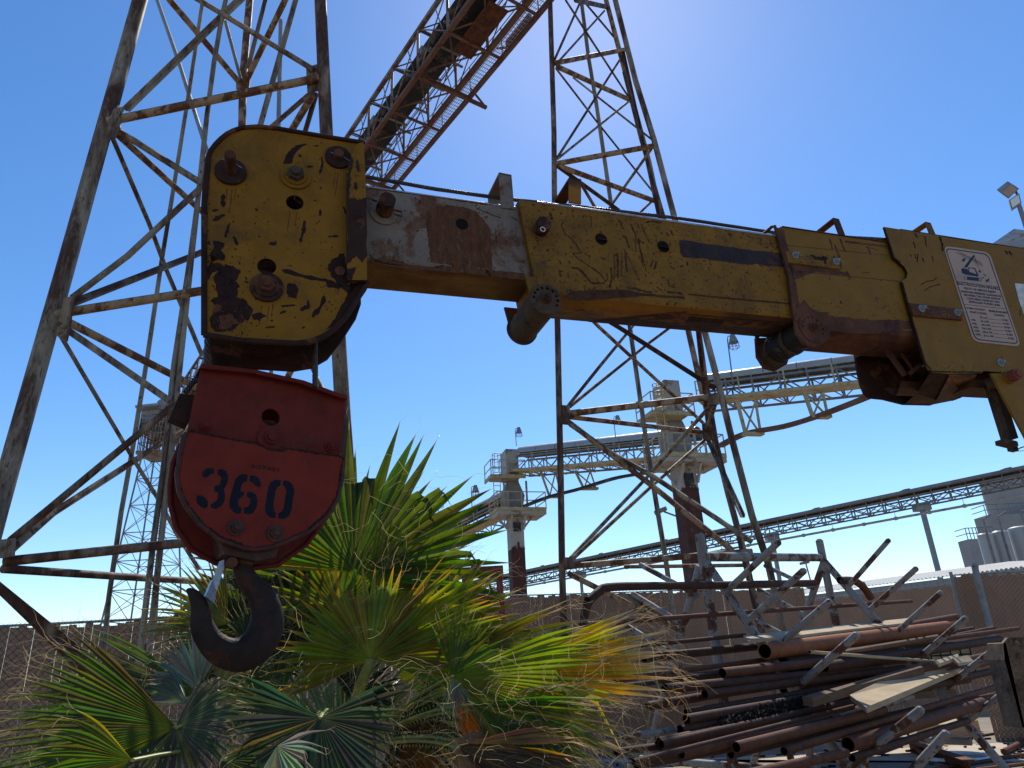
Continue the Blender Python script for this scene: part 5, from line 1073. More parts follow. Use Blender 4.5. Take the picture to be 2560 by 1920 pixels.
q = MB(); a = P(2476, 625, 26); q.plate([P(2476, 612, 26), P(2535, 572, 27.5), P(2640, 585, 27), P(2640, 625, 26)], V3(0, .2, 0)); q.build('roof', M['fwhite'], hb)
q = MB(); q.tube(P(2488, 620, 25.8), P(2600, 570, 26), .05, n=5); q.tube(P(2520, 628, 25.8), P(2600, 600, 26), .04, n=5); q.build('railing', M['fwhite'], hb)
q = MB(); cx = P(2750, 700, 26).x
for dx in (0, 3.5): q.beam(V3(cx+dx, 27, 0), V3(cx+dx, 27, P(2476, 700, 26).z), .4, .4, up=(0, 1, 0))
q.build('support_leg', M['gray'], hb)
# floodlight
fl_ = thing('floodlight', 'twin-headed floodlight on a leaning pole above the right end of the boom', 'floodlight', P(2600, 700, 15))
q = MB(); q.path([P(2548, 515, 14), P(2556, 540, 14), P(2640, 800, 14)], .05, 7); q.build('pole', M['fgray'], fl_)
def head(pts, Y, dv, mface):
    q = MB(); qd = [P(x, y, Y) for x, y in pts]; q.plate(qd, dv, (), 0); c = sum(qd, V3(0, 0, 0))/4; n = dv.normalized()
    q.add([c+(p-c)*.8-n*.012 for p in qd], [(0, 1, 2, 3)], 1); q.build('lamp_head', [M['post'], M[mface]], fl_)
head([(2499, 481), (2527, 459), (2548, 472), (2521, 497)], 14, V3(.05, .12, .16), 'cream'); head([(2522, 500), (2548, 483), (2554, 507), (2529, 524)], 14, V3(.1, .15, .05), 'ring')
q = MB(); q.path([P(2535, 470, 14.1), P(2545, 490, 14.1), P(2550, 515, 14.1)], .03, 5); q.build('bracket', M['fgray'], fl_)
# ================================================================== FENCES
def fence(name, label, a, b, zt, pitch=.072, zb=0, cat='fence', diag=1.0, postx=(), wr=.0022, ztb=None, gapf=None):
    a = Vector((a[0], a[1], 0)); b = Vector((b[0], b[1], 0)); d = (b-a).normalized(); L_ = (b-a).length; n = V3(d.y, -d.x, 0)
    if n.y > 0: n = -n
    ztb = zt if ztb is None else ztb
    zz = lambda s: zt+(ztb-zt)*s/L_
    r = thing(name, label, cat, a.lerp(b, .5)); k = int(L_/pitch); q = MB(); rr = random.Random(int(L_*100))
    for i in range(k):
        s = i*pitch; t = rr.uniform(-.006, .006); w = pitch*((.975 if i % 3 else .955) if gapf is None else gapf); h = zz(s)-.06+rr.uniform(-.02, .03)
        p0 = a+d*s+n*(.004+t); p1 = a+d*(s+w)+n*(.004-t)
        q.add([p0, p1, p1+Z*h, p0+Z*h], [(0, 1, 2, 3)]); q.add([p0-n*.008, p1-n*.008, p1+Z*h-n*.008, p0+Z*h-n*.008], [(3, 2, 1, 0)])
    q.build('slats', M['slat'], r)
    q = MB(); H_ = max(zt, ztb)
    for sgn in (1, -1):                      # woven wire, both diagonals
        j = -int(H_/pitch)-1
        while j*pitch < L_:
            s0_ = j*pitch; p_ = []
            for s_ in (s0_, s0_+H_*diag):
                p_.append(s_)
            z0, z1 = (0, H_) if sgn > 0 else (H_, 0)
            sa, sb = max(0, p_[0]), min(L_, p_[1])
            if sb > sa:
                f = lambda s_: z0+(z1-z0)*(s_-p_[0])/(p_[1]-p_[0])
                za, zb_ = f(sa), f(sb)
                A, B_ = a+d*sa+Z*(za*zz(sa)/H_)+n*.013, a+d*sb+Z*(zb_*zz(sb)/H_)+n*.013
                q.tube(A, B_, wr, n=3, caps=False)
            j += 1
    q.build('chain_link', M['fwire'], r)
    q = MB(); q.tube(a+Z*(zt-.03), b+Z*(ztb-.03), .014, n=6); q.build('top_wire', M['post'], r)
    for s_ in postx:
        p_ = a+d*s_-n*.07; q = MB(); q.tube(p_, p_+Z*(zz(s_)+.05), .035, n=10); q.build('post', M['post'], r)
    return r
la, lb = P(-260, 1570, 6.9), P(1150, 1500, 8.4)
fence('privacy_fence', 'near brown slatted chain-link fence running left behind the palm', la, lb, la.z, ztb=P(1150, 1502, 8.4).z, postx=(), wr=.0016)
ra, rb = P(1060, 1490, 13.6), P(2010, 1452, 15.5)
fence('privacy_fence', 'middle brown slatted chain-link fence behind the slim tower and pipe rack', ra, rb, P(1300, 1479, 13.6).z, ztb=P(1300, 1479, 13.6).z, postx=(), wr=.0017, gapf=.992)
fa, fb = P(1950, 1505, 21), P(2392, 1456, 19.5)
fence('privacy_fence', 'low far brown fence stretch in front of the steel warehouse', fa, fb, fa.z, pitch=.09, ztb=fb.z, postx=(2.2,), wr=.0015)
ga, gb = P(2378, 1434, 13.4), P(2720, 1420, 12.6)
gt = fence('fence_gate', 'tall brown slatted gate panel at the right edge', ga, gb, P(2378, 1434, 13.4).z, pitch=.07, cat='gate', ztb=P(2720, 1415, 12.6).z, wr=.0015)
q = MB(); q.tube(P(2437, 1418, 13.0), P(2494, 1640, 13.0), .055, n=10); q.tube(V3(P(2437, 1418, 13.0).x, 13.0, P(2437, 1418, 13).z), P(2437, 1410, 13.0), .06, n=10); q.tube(P(2376, 1430, 13.3), P(2406, 1560, 13.3), .03, n=8); q.build('post', M['post'], gt)
# red steel portal behind the palm
rp = thing('steel_portal', 'red oxide steel portal frame behind the palm tips, left of the far transfer tower', 'steel frame', P(1190, 1560, 12.0))
for nm, x0, y0, x1, y1, w_, Y in (('beam', 1040, 1440, 1258, 1428, 26, 12), ('post', 1132, 1420, 1140, 1600, 20, 12), ('post', 1166, 1445, 1172, 1560, 22, 12.4), ('post', 1246, 1418, 1262, 1620, 16, 12), ('brace', 1206, 1445, 1192, 1485, 6, 12), ('brace', 1212, 1445, 1238, 1488, 6, 12), ('beam', 1100, 1412, 1200, 1404, 12, 12.6), ('beam', 1150, 1500, 1258, 1492, 16, 12.5)):
    q = MB(); a, b = P(x0, y0, Y), P(x1, y1, Y); q.beam(a, b, w_*depth(a)/FPX, w_*depth(a)/FPX, up=(0, 1, 0)); q.build(nm, M['ibeam'], rp)
q = MB(); a = P(1245, 1412, 12); q.box(P(1190, 1414, 12.4), V3(.08, 0, 0), V3(0, .1, 0), Z*.09); q.build('bracket', M['rustdark'], rp)
# ================================================================== FAN PALM
palm = thing('fan_palm', 'bushy fan palm with spiky green and orange fronds growing in front of the fence', 'palm', (P(850, 1900, 4.1).x, 4.1, 0))
cb = P(855, 1900, 4.1)
G_c = (.058, .080, .010); YG = (.135, .145, .012); DG = (.032, .044, .016); OR = (.40, .15, .012); BR = (.05, .028, .012); YE = (.34, .22, .016); ST = (.36, .26, .15); PG = (.13, .155, .10)  # PG: pale green, also carries painted glare on some fronds
def lerp3(a, b, t): return tuple(a[i]+(b[i]-a[i])*t for i in range(3))
def ribbon(mb, pts, w, c, nrm):
    n = len(pts); vs = []
    for i, p in enumerate(pts):
        d = (pts[min(i+1, n-1)]-pts[max(i-1, 0)]); s = d.cross(nrm)
        if s.length < 1e-6: s = V3(1, 0, 0)
        s = s.normalized()*(w*(1-.6*i/n)/2); vs += [p-s, p+s]
    mb.add(vs, [(2*i, 2*i+1, 2*i+3, 2*i+2) for i in range(n-1)], 0, True); mb.c += [(*c, 1)]*len(vs)
def hair(mb, p, d, L_, w, c, rr, nrm, curl=.5):
    pts = [p]; v = d.normalized()
    for i in range(6):
        v = (v + V3(rr.uniform(-curl, curl), rr.uniform(-curl, curl), rr.uniform(-curl, curl)-.10)).normalized(); pts.append(pts[-1]+v*(L_/6))
    ribbon(mb, pts, w, c, nrm)
def frond(hub, tip, spread, n=36, tilt=0, droop=.12, base=G_c, tipc=None, split=.55, fil=1.0, seed=1, side=.82, cup=.25, straw=.9, ragged=.1, petw=.020, pet=True, via=None, wfac=1.16, label=None):
    rr = random.Random(seed); h = P(*hub); t = P(*tip); a = t-h; R_ = a.length; a.normalize()
    view = (h-CAM).normalized(); nrm = -(view - a*view.dot(a)).normalized()
    nrm = Matrix.Rotation(math.radians(tilt), 3, a) @ nrm; sd_ = a.cross(nrm).normalized()
    sp = math.radians(spread); dth = sp/n; mb = MB(); mb.c = []
    us = [.02, .14, .28, .42, split, split+.1, split+.2, split+.3, .93, 1.0]
    us = sorted(set(min(1, u) for u in us))
    for i in range(n):
        th = sp*((i+.5)/n-.5)+rr.uniform(-.2, .2)*dth; q = abs(th)/(sp/2+1e-6)
        Ls = R_*(1-(1-side)*q*q)*rr.uniform(1-ragged, 1+ragged*.3); d = a*math.cos(th)+sd_*math.sin(th)
        d = (d + nrm*(cup*(rr.uniform(.7, 1.3))*(q*q)*.5)).normalized(); tn = sd_*math.cos(th)-a*math.sin(th)
        sb = rr.uniform(-.10, .10); dr = droop*rr.uniform(.5, 1.5); bent = rr.random() < .10; spl = split*rr.uniform(.85, 1.12)
        hw0 = spl*Ls*dth*.53*wfac; c0 = lerp3(base, tuple(x*rr.uniform(.6, 1.35) for x in base), .8)
        if rr.random() < .04: c0 = lerp3(c0, YE, .4)
        tc = tipc or ST; vs = []; cs = []; nl = nrm
        kk = rr.uniform(.55, .8)
        for u in us:
            cen = h + d*(Ls*u) + tn*(Ls*sb*max(0, u-spl)**1.5) - Z*(Ls*dr*max(0, u-.3)**2*2.0)
            if bent and u > kk: cen = cen - Z*(Ls*(u-kk)*.8) - d*(Ls*(u-kk)*.55)
            hw = u*Ls*dth*.53*wfac if u < spl else hw0*max(.03, (1-((u-spl)/(1-spl))**1.25))
            tw = nrm + tn*(sb*3*u)
            tw.normalize(); t2 = d.cross(tw).normalized()
            vs += [cen - t2*hw + tw*(hw*.30), cen - tw*(hw*.30), cen + t2*hw + tw*(hw*.30)]
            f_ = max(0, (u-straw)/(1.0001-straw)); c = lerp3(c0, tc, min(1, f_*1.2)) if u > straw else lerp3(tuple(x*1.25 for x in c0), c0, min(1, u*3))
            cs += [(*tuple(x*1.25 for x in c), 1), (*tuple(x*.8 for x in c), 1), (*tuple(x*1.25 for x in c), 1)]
        m_ = len(us); fs = []
        for j in range(m_-1): fs += [(3*j, 3*j+1, 3*j+4, 3*j+3), (3*j+1, 3*j+2, 3*j+5, 3*j+4)]
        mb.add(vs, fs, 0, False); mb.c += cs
        nf = fil*(1.6 if tipc is None else 1.2)
        endp = Vector(vs[-2]); ed = (Vector(vs[-2])-Vector(vs[-5])).normalized()
        for _ in range(int(nf+rr.random())): hair(mb, endp, ed, R_*rr.uniform(.08, .22), .0013, lerp3(ST, base, rr.random()*.4), rr, nrm)
        if rr.random() < fil*.8: j = 3*(m_-rr.randint(3, 5)); hair(mb, Vector(vs[j]), (ed+tn*rr.uniform(-.6, .6)), R_*rr.uniform(.10, .24), .0011, lerp3(ST, PG, rr.random()*.5), rr, nrm, .7)
    o = mb.build('frond', M['leaf'], palm)
    if label: o['label'] = label
    if pet:
        q = MB(); v = P(*via) if via else (cb*.45+h*.55 + Z*.10 + V3(0, 0, 0)); pts = []
        for k in range(13): t_ = k/12; pts.append(cb*((1-t_)**2)+v*(2*t_*(1-t_))+h*(t_*t_))
        rs = [(petw*(1.25-.55*k/12), petw*(.5-.2*k/12)) for k in range(13)]; q.path(pts, rs, 8)
        for k in range(2, 12):               # marginal teeth
            for e_ in range(3):
                p_ = pts[k].lerp(pts[min(12, k+1)], e_/3); dd = (pts[min(12, k+1)]-pts[k]).normalized(); s_ = dd.cross(view).normalized()
                for sg in (1, -1): b_ = p_+s_*(petw*.8*sg); q.add([b_-dd*.005, b_+dd*.005, b_+s_*(.012*sg)+dd*.003], [(0, 1, 2)])
        q.add([], []); q.build('petiole', M['petiole'], o)
    return o
F_ = frond
# back layer
F_((770, 1540, 4.7), (640, 1300, 4.8), 150, 34, 10, .08, G_c, seed=11); F_((960, 1580, 4.7), (1210, 1440, 4.8), 120, 32, -10, .15, G_c, seed=12)
F_((640, 1640, 4.5), (470, 1500, 4.6), 150, 30, 20, .15, DG, seed=13); F_((1000, 1700, 4.6), (1250, 1560, 4.6), 120, 30, -15, .2, G_c, seed=14)
F_((700, 1600, 4.6), (560, 1400, 4.7), 150, 32, 5, .1, DG, seed=15); F_((840, 1500, 4.8), (1000, 1290, 4.9), 120, 26, 0, .08, DG, seed=16, fil=.3)
F_((800, 1600, 4.5), (760, 1330, 4.6), 150, 34, 0, .08, G_c, seed=17)
# big upper fan
F_((885, 1430, 3.97), (950, 1040, 4.1), 190, 31, 0, .01, (.050, .078, .010), split=.56, seed=21, side=.88, straw=.95, fil=.6, ragged=.05, via=(880, 1620, 4.2), wfac=1.25)
F_((860, 1480, 4.45), (800, 1130, 4.5), 170, 30, 0, .03, (.044, .062, .010), split=.55, seed=71, side=.95, straw=.96, fil=.5, wfac=1.25)
F_((700, 1560, 4.4), (560, 1330, 4.5), 170, 30, 0, .05, DG, split=.55, seed=72, side=.95, fil=.6)
F_((980, 1600, 4.3), (1200, 1380, 4.3), 130, 26, 0, .08, (.060, .084, .010), split=.55, seed=73, side=.9, fil=.8)
F_((900, 1560, 4.4), (1010, 1300, 4.4), 160, 32, 0, .05, (.050, .068, .010), split=.55, seed=74, side=.95, fil=.6)
F_((1060, 1690, 4.3), (1330, 1600, 4.2), 110, 24, 0, .1, G_c, seed=75, fil=1)
F_((930, 1480, 4.0), (1120, 1330, 4.1), 110, 24, 5, .10, YG, split=.5, seed=22, side=.9, straw=.86, fil=1.5)
F_((850, 1530, 3.95), (800, 1330, 4.0), 140, 22, -8, .03, (.075, .095, .010), split=.45, seed=23, side=.92, straw=.86, fil=1.8)
F_((1000, 1560, 4.1), (1140, 1370, 4.15), 140, 22, 10, .06, (.070, .090, .010), split=.5, seed=81, side=.95, fil=1.2)
F_((760, 1620, 4.15), (680, 1420, 4.2), 150, 28, -5, .06, G_c, split=.52, seed=82, side=.95, fil=1.2)
F_((1060, 1620, 4.0), (1330, 1500, 4.0), 90, 20, 0, .10, YG, split=.55, seed=83, side=.9, fil=1.6, straw=.84)
F_((700, 1740, 3.9), (560, 1640, 3.9), 160, 26, 15, .1, G_c, split=.55, seed=84, side=.95, fil=1.2)
F_((1000, 1790, 3.9), (1180, 1900, 3.9), 150, 24, 0, .15, DG, split=.5, seed=85, fil=1.5)
F_((880, 1760, 4.0), (1000, 1640, 4.0), 160, 24, 0, .15, DG, split=.5, seed=86, fil=1.2)
F_((300, 1800, 3.3), (60, 1760, 3.2), 110, 24, 25, .06, (.050, .066, .012), split=.55, seed=87, side=.85, fil=1.6)
# centre fan with yellow tips and its long right half
F_((925, 1650, 3.6), (850, 1425, 3.6), 190, 30, 0, .02, YG, tipc=(.5, .22, .02), split=.58, seed=24, side=.98, straw=.80, fil=1.6, via=(880, 1760, 3.75), petw=.032, label='frond with orange scorched tips')
F_((930, 1648, 3.62), (1275, 1520, 3.7), 78, 20, -12, .06, YG, tipc=(.5, .24, .04), split=.6, seed=25, side=.86, straw=.86, fil=1.6, pet=False)
F_((925, 1655, 3.65), (760, 1600, 3.7), 90, 18, 20, .15, DG, seed=26, pet=False)
# left, behind and below the hook
F_((570, 1560, 4.0), (390, 1445, 4.1), 90, 22, 15, .06, YG, seed=31, side=.9, split=.42, fil=1.4); F_((560, 1600, 3.9), (380, 1560, 3.9), 80, 18, 30, .12, G_c, seed=32, split=.4, fil=1.4)
F_((610, 1560, 4.1), (560, 1440, 4.1), 150, 24, 0, .1, DG, seed=33)
F_((640, 1650, 4.0), (760, 1500, 4.1), 150, 30, 10, .1, DG, seed=34)
F_((495, 1718, 3.3), (430, 1590, 3.25), 120, 20, 30, .05, PG, seed=35, split=.62, side=.9, fil=1.5, straw=.85)  # small fan, white sun glare painted in as pale leaf colour
F_((545, 1700, 3.5), (610, 1600, 3.5), 120, 18, -30, .15, DG, seed=36)
F_((500, 1735, 3.2), (-30, 1705, 3.15), 60, 22, 45, .05, G_c, seed=37, split=.5, fil=1.6, side=.75)
F_((440, 1818, 2.95), (-60, 1850, 2.85), 88, 34, 12, .03, (.046, .062, .012), seed=38, split=.6, fil=2.0, side=.84, straw=.92, via=(700, 1740, 3.4), petw=.022, label='big fan sweeping to the left edge')
F_((440, 1815, 2.96), (590, 1895, 2.9), 210, 34, -15, .14, (.05, .064, .034), seed=39, split=.5, side=.9, pet=False, fil=1.2)
F_((470, 1760, 3.1), (330, 1700, 3.15), 70, 16, 40, .1, PG, seed=40, fil=1.5)
F_((330, 1900, 2.7), (20, 2000, 2.6), 120, 28, 20, .1, G_c, seed=41, fil=1.6)
# bottom centre
F_((800, 1795, 2.9), (775, 2050, 2.75), 240, 44, 0, .03, (.026, .038, .020), seed=42, split=.62, side=1.0, straw=.97, fil=.5, via=(835, 1720, 3.5), petw=.013, label='dark blue-green fan facing down')
F_((692, 1865, 2.7), (760, 1990, 2.6), 130, 14, 20, .1, PG, seed=43, split=.45, side=.95, pet=False)
F_((560, 1900, 2.8), (640, 2010, 2.8), 170, 26, 10, .1, DG, seed=44)
# right side
F_((1132, 1690, 3.5), (1570, 1845, 3.45), 84, 30, -20, .05, YG, seed=51, split=.62, side=.85, fil=1.5, straw=.88, via=(1020, 1740, 3.8))
F_((1132, 1688, 3.52), (1250, 1560, 3.6), 150, 26, 10, .06, G_c, seed=52, split=.5, side=.9, pet=False, fil=1)
F_((1135, 1695, 3.48), (1150, 1820, 3.4), 70, 12, 0, .15, PG, seed=53, split=.35, side=.9, pet=False)  # drooping segments, pale base colour stands in for glare
F_((1120, 1650, 3.95), (1500, 1575, 4.0), 50, 20, 25, .05, YG, seed=54, fil=2.2, straw=.78, side=.85)
F_((1130, 1660, 3.9), (1470, 1665, 3.9), 46, 18, 40, .05, G_c, seed=55, fil=2.0, straw=.8)
F_((1230, 1690, 3.75), (1660, 1600, 3.8), 34, 12, 10, .02, lerp3(YG, YE, .6), seed=56, fil=2.6, straw=.74, split=.66, side=.9, label='yellowing frond with orange blades and straw tips')
F_((1230, 1690, 3.74), (1700, 1670, 3.75), 24, 9, 10, .02, (.46, .25, .015), seed=57, fil=2.6, straw=.72, split=.66, pet=False, label='orange blades of the yellowing frond')
F_((1240, 1700, 3.8), (1640, 1560, 3.9), 20, 8, 0, .03, G_c, seed=58, fil=2.4, straw=.8, pet=False)
F_((1180, 1760, 3.4), (1570, 1900, 3.35), 50, 20, 10, .06, G_c, seed=59, fil=2.8, straw=.72)
F_((1150, 1780, 3.6), (1480, 1800, 3.6), 60, 20, 30, .1, lerp3(G_c, ST, .4), seed=60, fil=3, straw=.6)
# dead fronds
F_((1125, 1725, 3.6), (1330, 1900, 3.5), 62, 28, 0, .12, OR, seed=61, split=.7, straw=.9, fil=2, tipc=(.4, .2, .06), label='dead orange frond hanging below the green fans')
F_((1145, 1868, 3.3), (1480, 1950, 3.2), 70, 22, 35, .05, BR, seed=62, split=.7, fil=2, label='dead brown frond at the foot of the palm')
F_((1130, 1850, 3.5), (1400, 2000, 3.4), 90, 24, 20, .15, lerp3(BR, ST, .5), seed=63, fil=3)
F_((980, 1840, 3.9), (1120, 1960, 3.8), 130, 24, 0, .2, lerp3(BR, OR, .3), seed=64, fil=3)
# trunk stub with fibre, hanging threads
mb = MB(); pts = [V3(cb.x, 4.1, 0), V3(cb.x+.02, 4.1, .4), V3(cb.x, 4.1, .9), cb+Z*.05]; mb.path(pts, [.26, .24, .24, .14], 16)
for i in range(70):
    a_ = rnd.random()*2*PI; z = rnd.uniform(.1, cb.z); p_ = V3(cb.x+.23*math.cos(a_), 4.1+.23*math.sin(a_), z)
    mb.tube(p_, p_+V3(.10*math.cos(a_), .10*math.sin(a_), .16), .035, .012, n=5)
mb.build('trunk', M['trunk'], palm)
mb = MB(); mb.c = []; rr = random.Random(99)
for (x0, y0, x1, y1, n_) in ((620, 1560, 960, 1900, 130), (920, 1650, 1380, 1920, 300), (1250, 1560, 1620, 1900, 150), (60, 1650, 620, 1900, 100), (820, 1180, 1180, 1500, 50)):
    for i in range(n_):
        p_ = P(rr.uniform(x0, x1), rr.uniform(y0, y1), rr.uniform(3.0, 4.2)); hair(mb, p_, V3(rr.uniform(-1, 1), rr.uniform(-.4, .4), rr.uniform(-.8, .5)), rr.uniform(.08, .24), .0013, lerp3(ST, (.30, .26, .14), rr.random()), rr, V3(0, -1, 0), .55)
o = mb.build('dry_fibre', M['leaf'], palm); o['kind'] = 'stuff'
# ================================================================== PIPE RACK
RY = math.radians(48.23); Rd = V3(math.sin(RY), math.cos(RY), 0); Rn = V3(Rd.y, -Rd.x, 0)
RT1 = P(1752, 1335, 8.0); RT2 = RT1 + Rd*2.74
def pf(x, y, k=0): return PL(x, y, (RT1, RT2)[k], Rd)
def pr(x, y, n): return PL(x, y, RT1+Rn*n, Rn)
rack = thing('pipe_rack', 'chipped white double A-frame cantilever rack with upturned arms loaded with rusty pipes', 'pipe rack', V3(RT1.x+1, RT1.y+.9, 0))
def capped(name, a, b, r, mt, par, n=14):
    q = MB(); d = (b-a).normalized(); q.tube(a, b, r, n=n); q.tube(b, b+d*(r*.5), r, r*.55, n=n); return q.build(name, M[mt], par)
def rtube(name, pts, wpx, mt, k=0):
    q = [pf(x, y, k) for x, y in pts]; w = wpx*depth(q[0])/FPX/2; m_ = MB()
    m_.path(q, w, 14) if len(q) > 2 else m_.tube(q[0], q[1], w, n=14); return m_.build(name, M[mt], rack)
p0 = pf(1749, 1338); capped('post', V3(p0.x, p0.y, 0), p0, .052, 'rackw', rack)
p0 = P(2052, 1352, RT2.y); p0 = V3(RT2.x, RT2.y, p0.z); capped('post', V3(p0.x, p0.y, 0), p0, .050, 'rackw', rack)
m_ = MB(); m_.tube(pf(1762, 1392), V3(RT2.x, RT2.y, P(2055, 1394, RT2.y).z), .052, n=16); m_.build('crossbar', M['rackw'], rack)
def toground(a, b): d = b-a; return a + d*(-a.z/d.z)
for (a, b, k) in (((1766, 1407), (1885, 1581), 0), ((1750, 1415), (1700, 1596), 0), ((2062, 1405), (2186, 1547), 1), ((2058, 1410), (2010, 1547), 1)):
    A, B_ = pf(*a, k), pf(*b, k); G0 = toground(A, B_); q = MB(); q.tube(A, G0, .046, n=14); q.box(G0+Z*.01, Rd*.12, Rn*.12, Z*.01); q.build('leg', M['rackw'], rack)
for (x, y, k, s_) in ((0, .62, 0, 1), (0, .62, 1, 1)):
    T_ = (RT1, RT2)[k]; q = MB(); q.tube(T_+Rn*1.25-Z*(T_.z-.55), T_-Rn*1.2-Z*(T_.z-.55), .04, n=10); q.build('foot_beam', M['rackw'], rack)
ARM1 = [((1826, 1469), (1947, 1355), 16), ((1878, 1546), (2010, 1426), 17), ((1957, 1603), (2075, 1504), 17), ((1996, 1715), (2142, 1587), 18), ((2105, 1850), (2303, 1774), 21), ((2288, 1920), (2367, 1834), 22)]
ARM2 = [((2127, 1459), (2222, 1350), 12), ((2180, 1520), (2291, 1421), 13), ((2258, 1566), (2353, 1481), 13), ((2300, 1643), (2415, 1545), 14), ((2358, 1724), (2490, 1620), 15), ((2430, 1794), (2533, 1715), 16)]
ARM1[4] = ((2138, 1905), (2303, 1774), 20)
for k, arms in ((0, ARM1), (1, ARM2)):
    for a, b, w in arms: A, B_ = pf(*a, k), pf(*b, k); A = A - (B_-A)*.12; capped('arm', A, B_, w*depth(A)/FPX/2, 'rackw', rack)
for a, b, k, w in (((1745, 1490), (1601, 1412), 0, 14), ((1706, 1560), (1582, 1484), 0, 14), ((1690, 1640), (1560, 1560), 0, 14), ((2040, 1475), (1912, 1414), 1, 11), ((2015, 1540), (1895, 1473), 1, 11), ((1995, 1605), (1870, 1540), 1, 11)):
    A, B_ = pf(*a, k), pf(*b, k); capped('arm', A, B_, w*depth(A)/FPX/2, 'rackw', rack)
# pipes
PG_ = 'rusty pipes lying on the arms of the white rack'
def pipe(label, a, b, n, wpx, mt='pipe', name='pipe', cat='pipe', hollow=True, mids=(), grp=PG_, oct_=16):
    n = max(.22, n-.30)
    pts = [pr(*a, n)] + [pr(*q, n) for q in mids] + [pr(*b, n)]; r = wpx*depth(pts[0])/FPX/2; q = MB(); m2 = 0
    if len(pts) > 2: pts = [Vector(p) for p in crm([tuple(p) for p in pts], 5)]
    d = (pts[1]-pts[0]).normalized(); q.path(pts, r, oct_, caps=False)
    e1, e2 = perp(d)
    for p_, s_ in ((pts[0], 1), (pts[-1], -1)):
        dd = d if s_ > 0 else (pts[-2]-pts[-1]).normalized(); f1_, f2_ = perp(dd)
        A = circ(p_, f1_, f2_, r, oct_); B_ = circ(p_, f1_, f2_, r*.84, oct_); Cc = circ(p_+dd*.25, f1_, f2_, r*.84, oct_)
        q.add(A+B_, [(i, (i+1) % oct_, oct_+(i+1) % oct_, oct_+i) for i in range(oct_)]); q.add(B_+Cc, [(i, (i+1) % oct_, oct_+(i+1) % oct_, oct_+i) for i in range(oct_)], 1); q.add(Cc, [tuple(range(oct_))], 1)
    o = q.build(name, [M[mt], M['hole']]); tag(o, label, cat, grp); return o
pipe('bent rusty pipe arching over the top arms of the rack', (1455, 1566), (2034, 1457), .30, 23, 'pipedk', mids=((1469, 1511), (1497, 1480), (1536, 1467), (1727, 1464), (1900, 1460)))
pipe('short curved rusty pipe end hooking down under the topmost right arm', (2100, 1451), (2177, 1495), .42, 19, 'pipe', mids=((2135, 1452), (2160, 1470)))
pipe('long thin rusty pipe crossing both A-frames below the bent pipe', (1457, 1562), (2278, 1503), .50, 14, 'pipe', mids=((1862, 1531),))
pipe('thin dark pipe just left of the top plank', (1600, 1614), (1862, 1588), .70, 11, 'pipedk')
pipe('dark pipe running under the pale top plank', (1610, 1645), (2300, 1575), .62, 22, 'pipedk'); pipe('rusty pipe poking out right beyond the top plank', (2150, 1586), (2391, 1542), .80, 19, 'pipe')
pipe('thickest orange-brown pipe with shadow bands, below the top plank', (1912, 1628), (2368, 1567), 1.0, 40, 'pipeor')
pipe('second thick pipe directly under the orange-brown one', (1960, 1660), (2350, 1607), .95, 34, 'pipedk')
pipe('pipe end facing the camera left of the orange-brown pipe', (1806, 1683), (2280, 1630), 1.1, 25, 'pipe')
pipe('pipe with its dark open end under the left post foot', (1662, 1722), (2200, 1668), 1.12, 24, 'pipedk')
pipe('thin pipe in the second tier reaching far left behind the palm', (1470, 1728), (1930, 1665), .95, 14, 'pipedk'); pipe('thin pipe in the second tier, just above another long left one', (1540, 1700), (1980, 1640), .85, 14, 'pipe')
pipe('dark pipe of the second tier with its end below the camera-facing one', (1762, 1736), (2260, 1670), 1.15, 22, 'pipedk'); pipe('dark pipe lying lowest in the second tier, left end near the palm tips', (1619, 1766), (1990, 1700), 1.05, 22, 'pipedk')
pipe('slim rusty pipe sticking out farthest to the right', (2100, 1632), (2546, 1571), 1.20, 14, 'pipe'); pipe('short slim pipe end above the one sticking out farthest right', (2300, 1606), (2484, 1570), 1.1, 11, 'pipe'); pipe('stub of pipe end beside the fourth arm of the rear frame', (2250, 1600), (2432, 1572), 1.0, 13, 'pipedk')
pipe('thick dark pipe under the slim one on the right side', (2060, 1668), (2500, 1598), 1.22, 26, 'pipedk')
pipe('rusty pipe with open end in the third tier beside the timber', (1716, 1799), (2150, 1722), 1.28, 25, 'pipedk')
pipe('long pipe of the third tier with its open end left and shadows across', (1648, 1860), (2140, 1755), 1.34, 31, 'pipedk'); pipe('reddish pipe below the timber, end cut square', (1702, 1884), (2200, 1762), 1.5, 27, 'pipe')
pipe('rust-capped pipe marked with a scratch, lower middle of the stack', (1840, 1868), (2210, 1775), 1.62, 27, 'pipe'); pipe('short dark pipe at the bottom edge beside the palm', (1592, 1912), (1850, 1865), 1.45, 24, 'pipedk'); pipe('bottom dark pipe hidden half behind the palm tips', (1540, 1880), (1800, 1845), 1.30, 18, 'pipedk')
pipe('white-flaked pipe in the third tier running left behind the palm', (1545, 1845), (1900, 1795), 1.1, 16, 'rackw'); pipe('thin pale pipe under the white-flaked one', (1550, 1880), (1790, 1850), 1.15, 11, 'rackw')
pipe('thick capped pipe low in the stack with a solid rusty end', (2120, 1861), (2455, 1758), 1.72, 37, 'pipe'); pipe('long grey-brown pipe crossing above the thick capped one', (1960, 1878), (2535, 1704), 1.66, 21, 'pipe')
pipe('long pipe along the bottom edge of the photo, below the capped pipe', (1820, 1948), (2115, 1882), 1.8, 27, 'pipe'); pipe('lower rust pipe tucked under the thick capped one', (2130, 1895), (2420, 1802), 1.74, 20, 'pipedk')
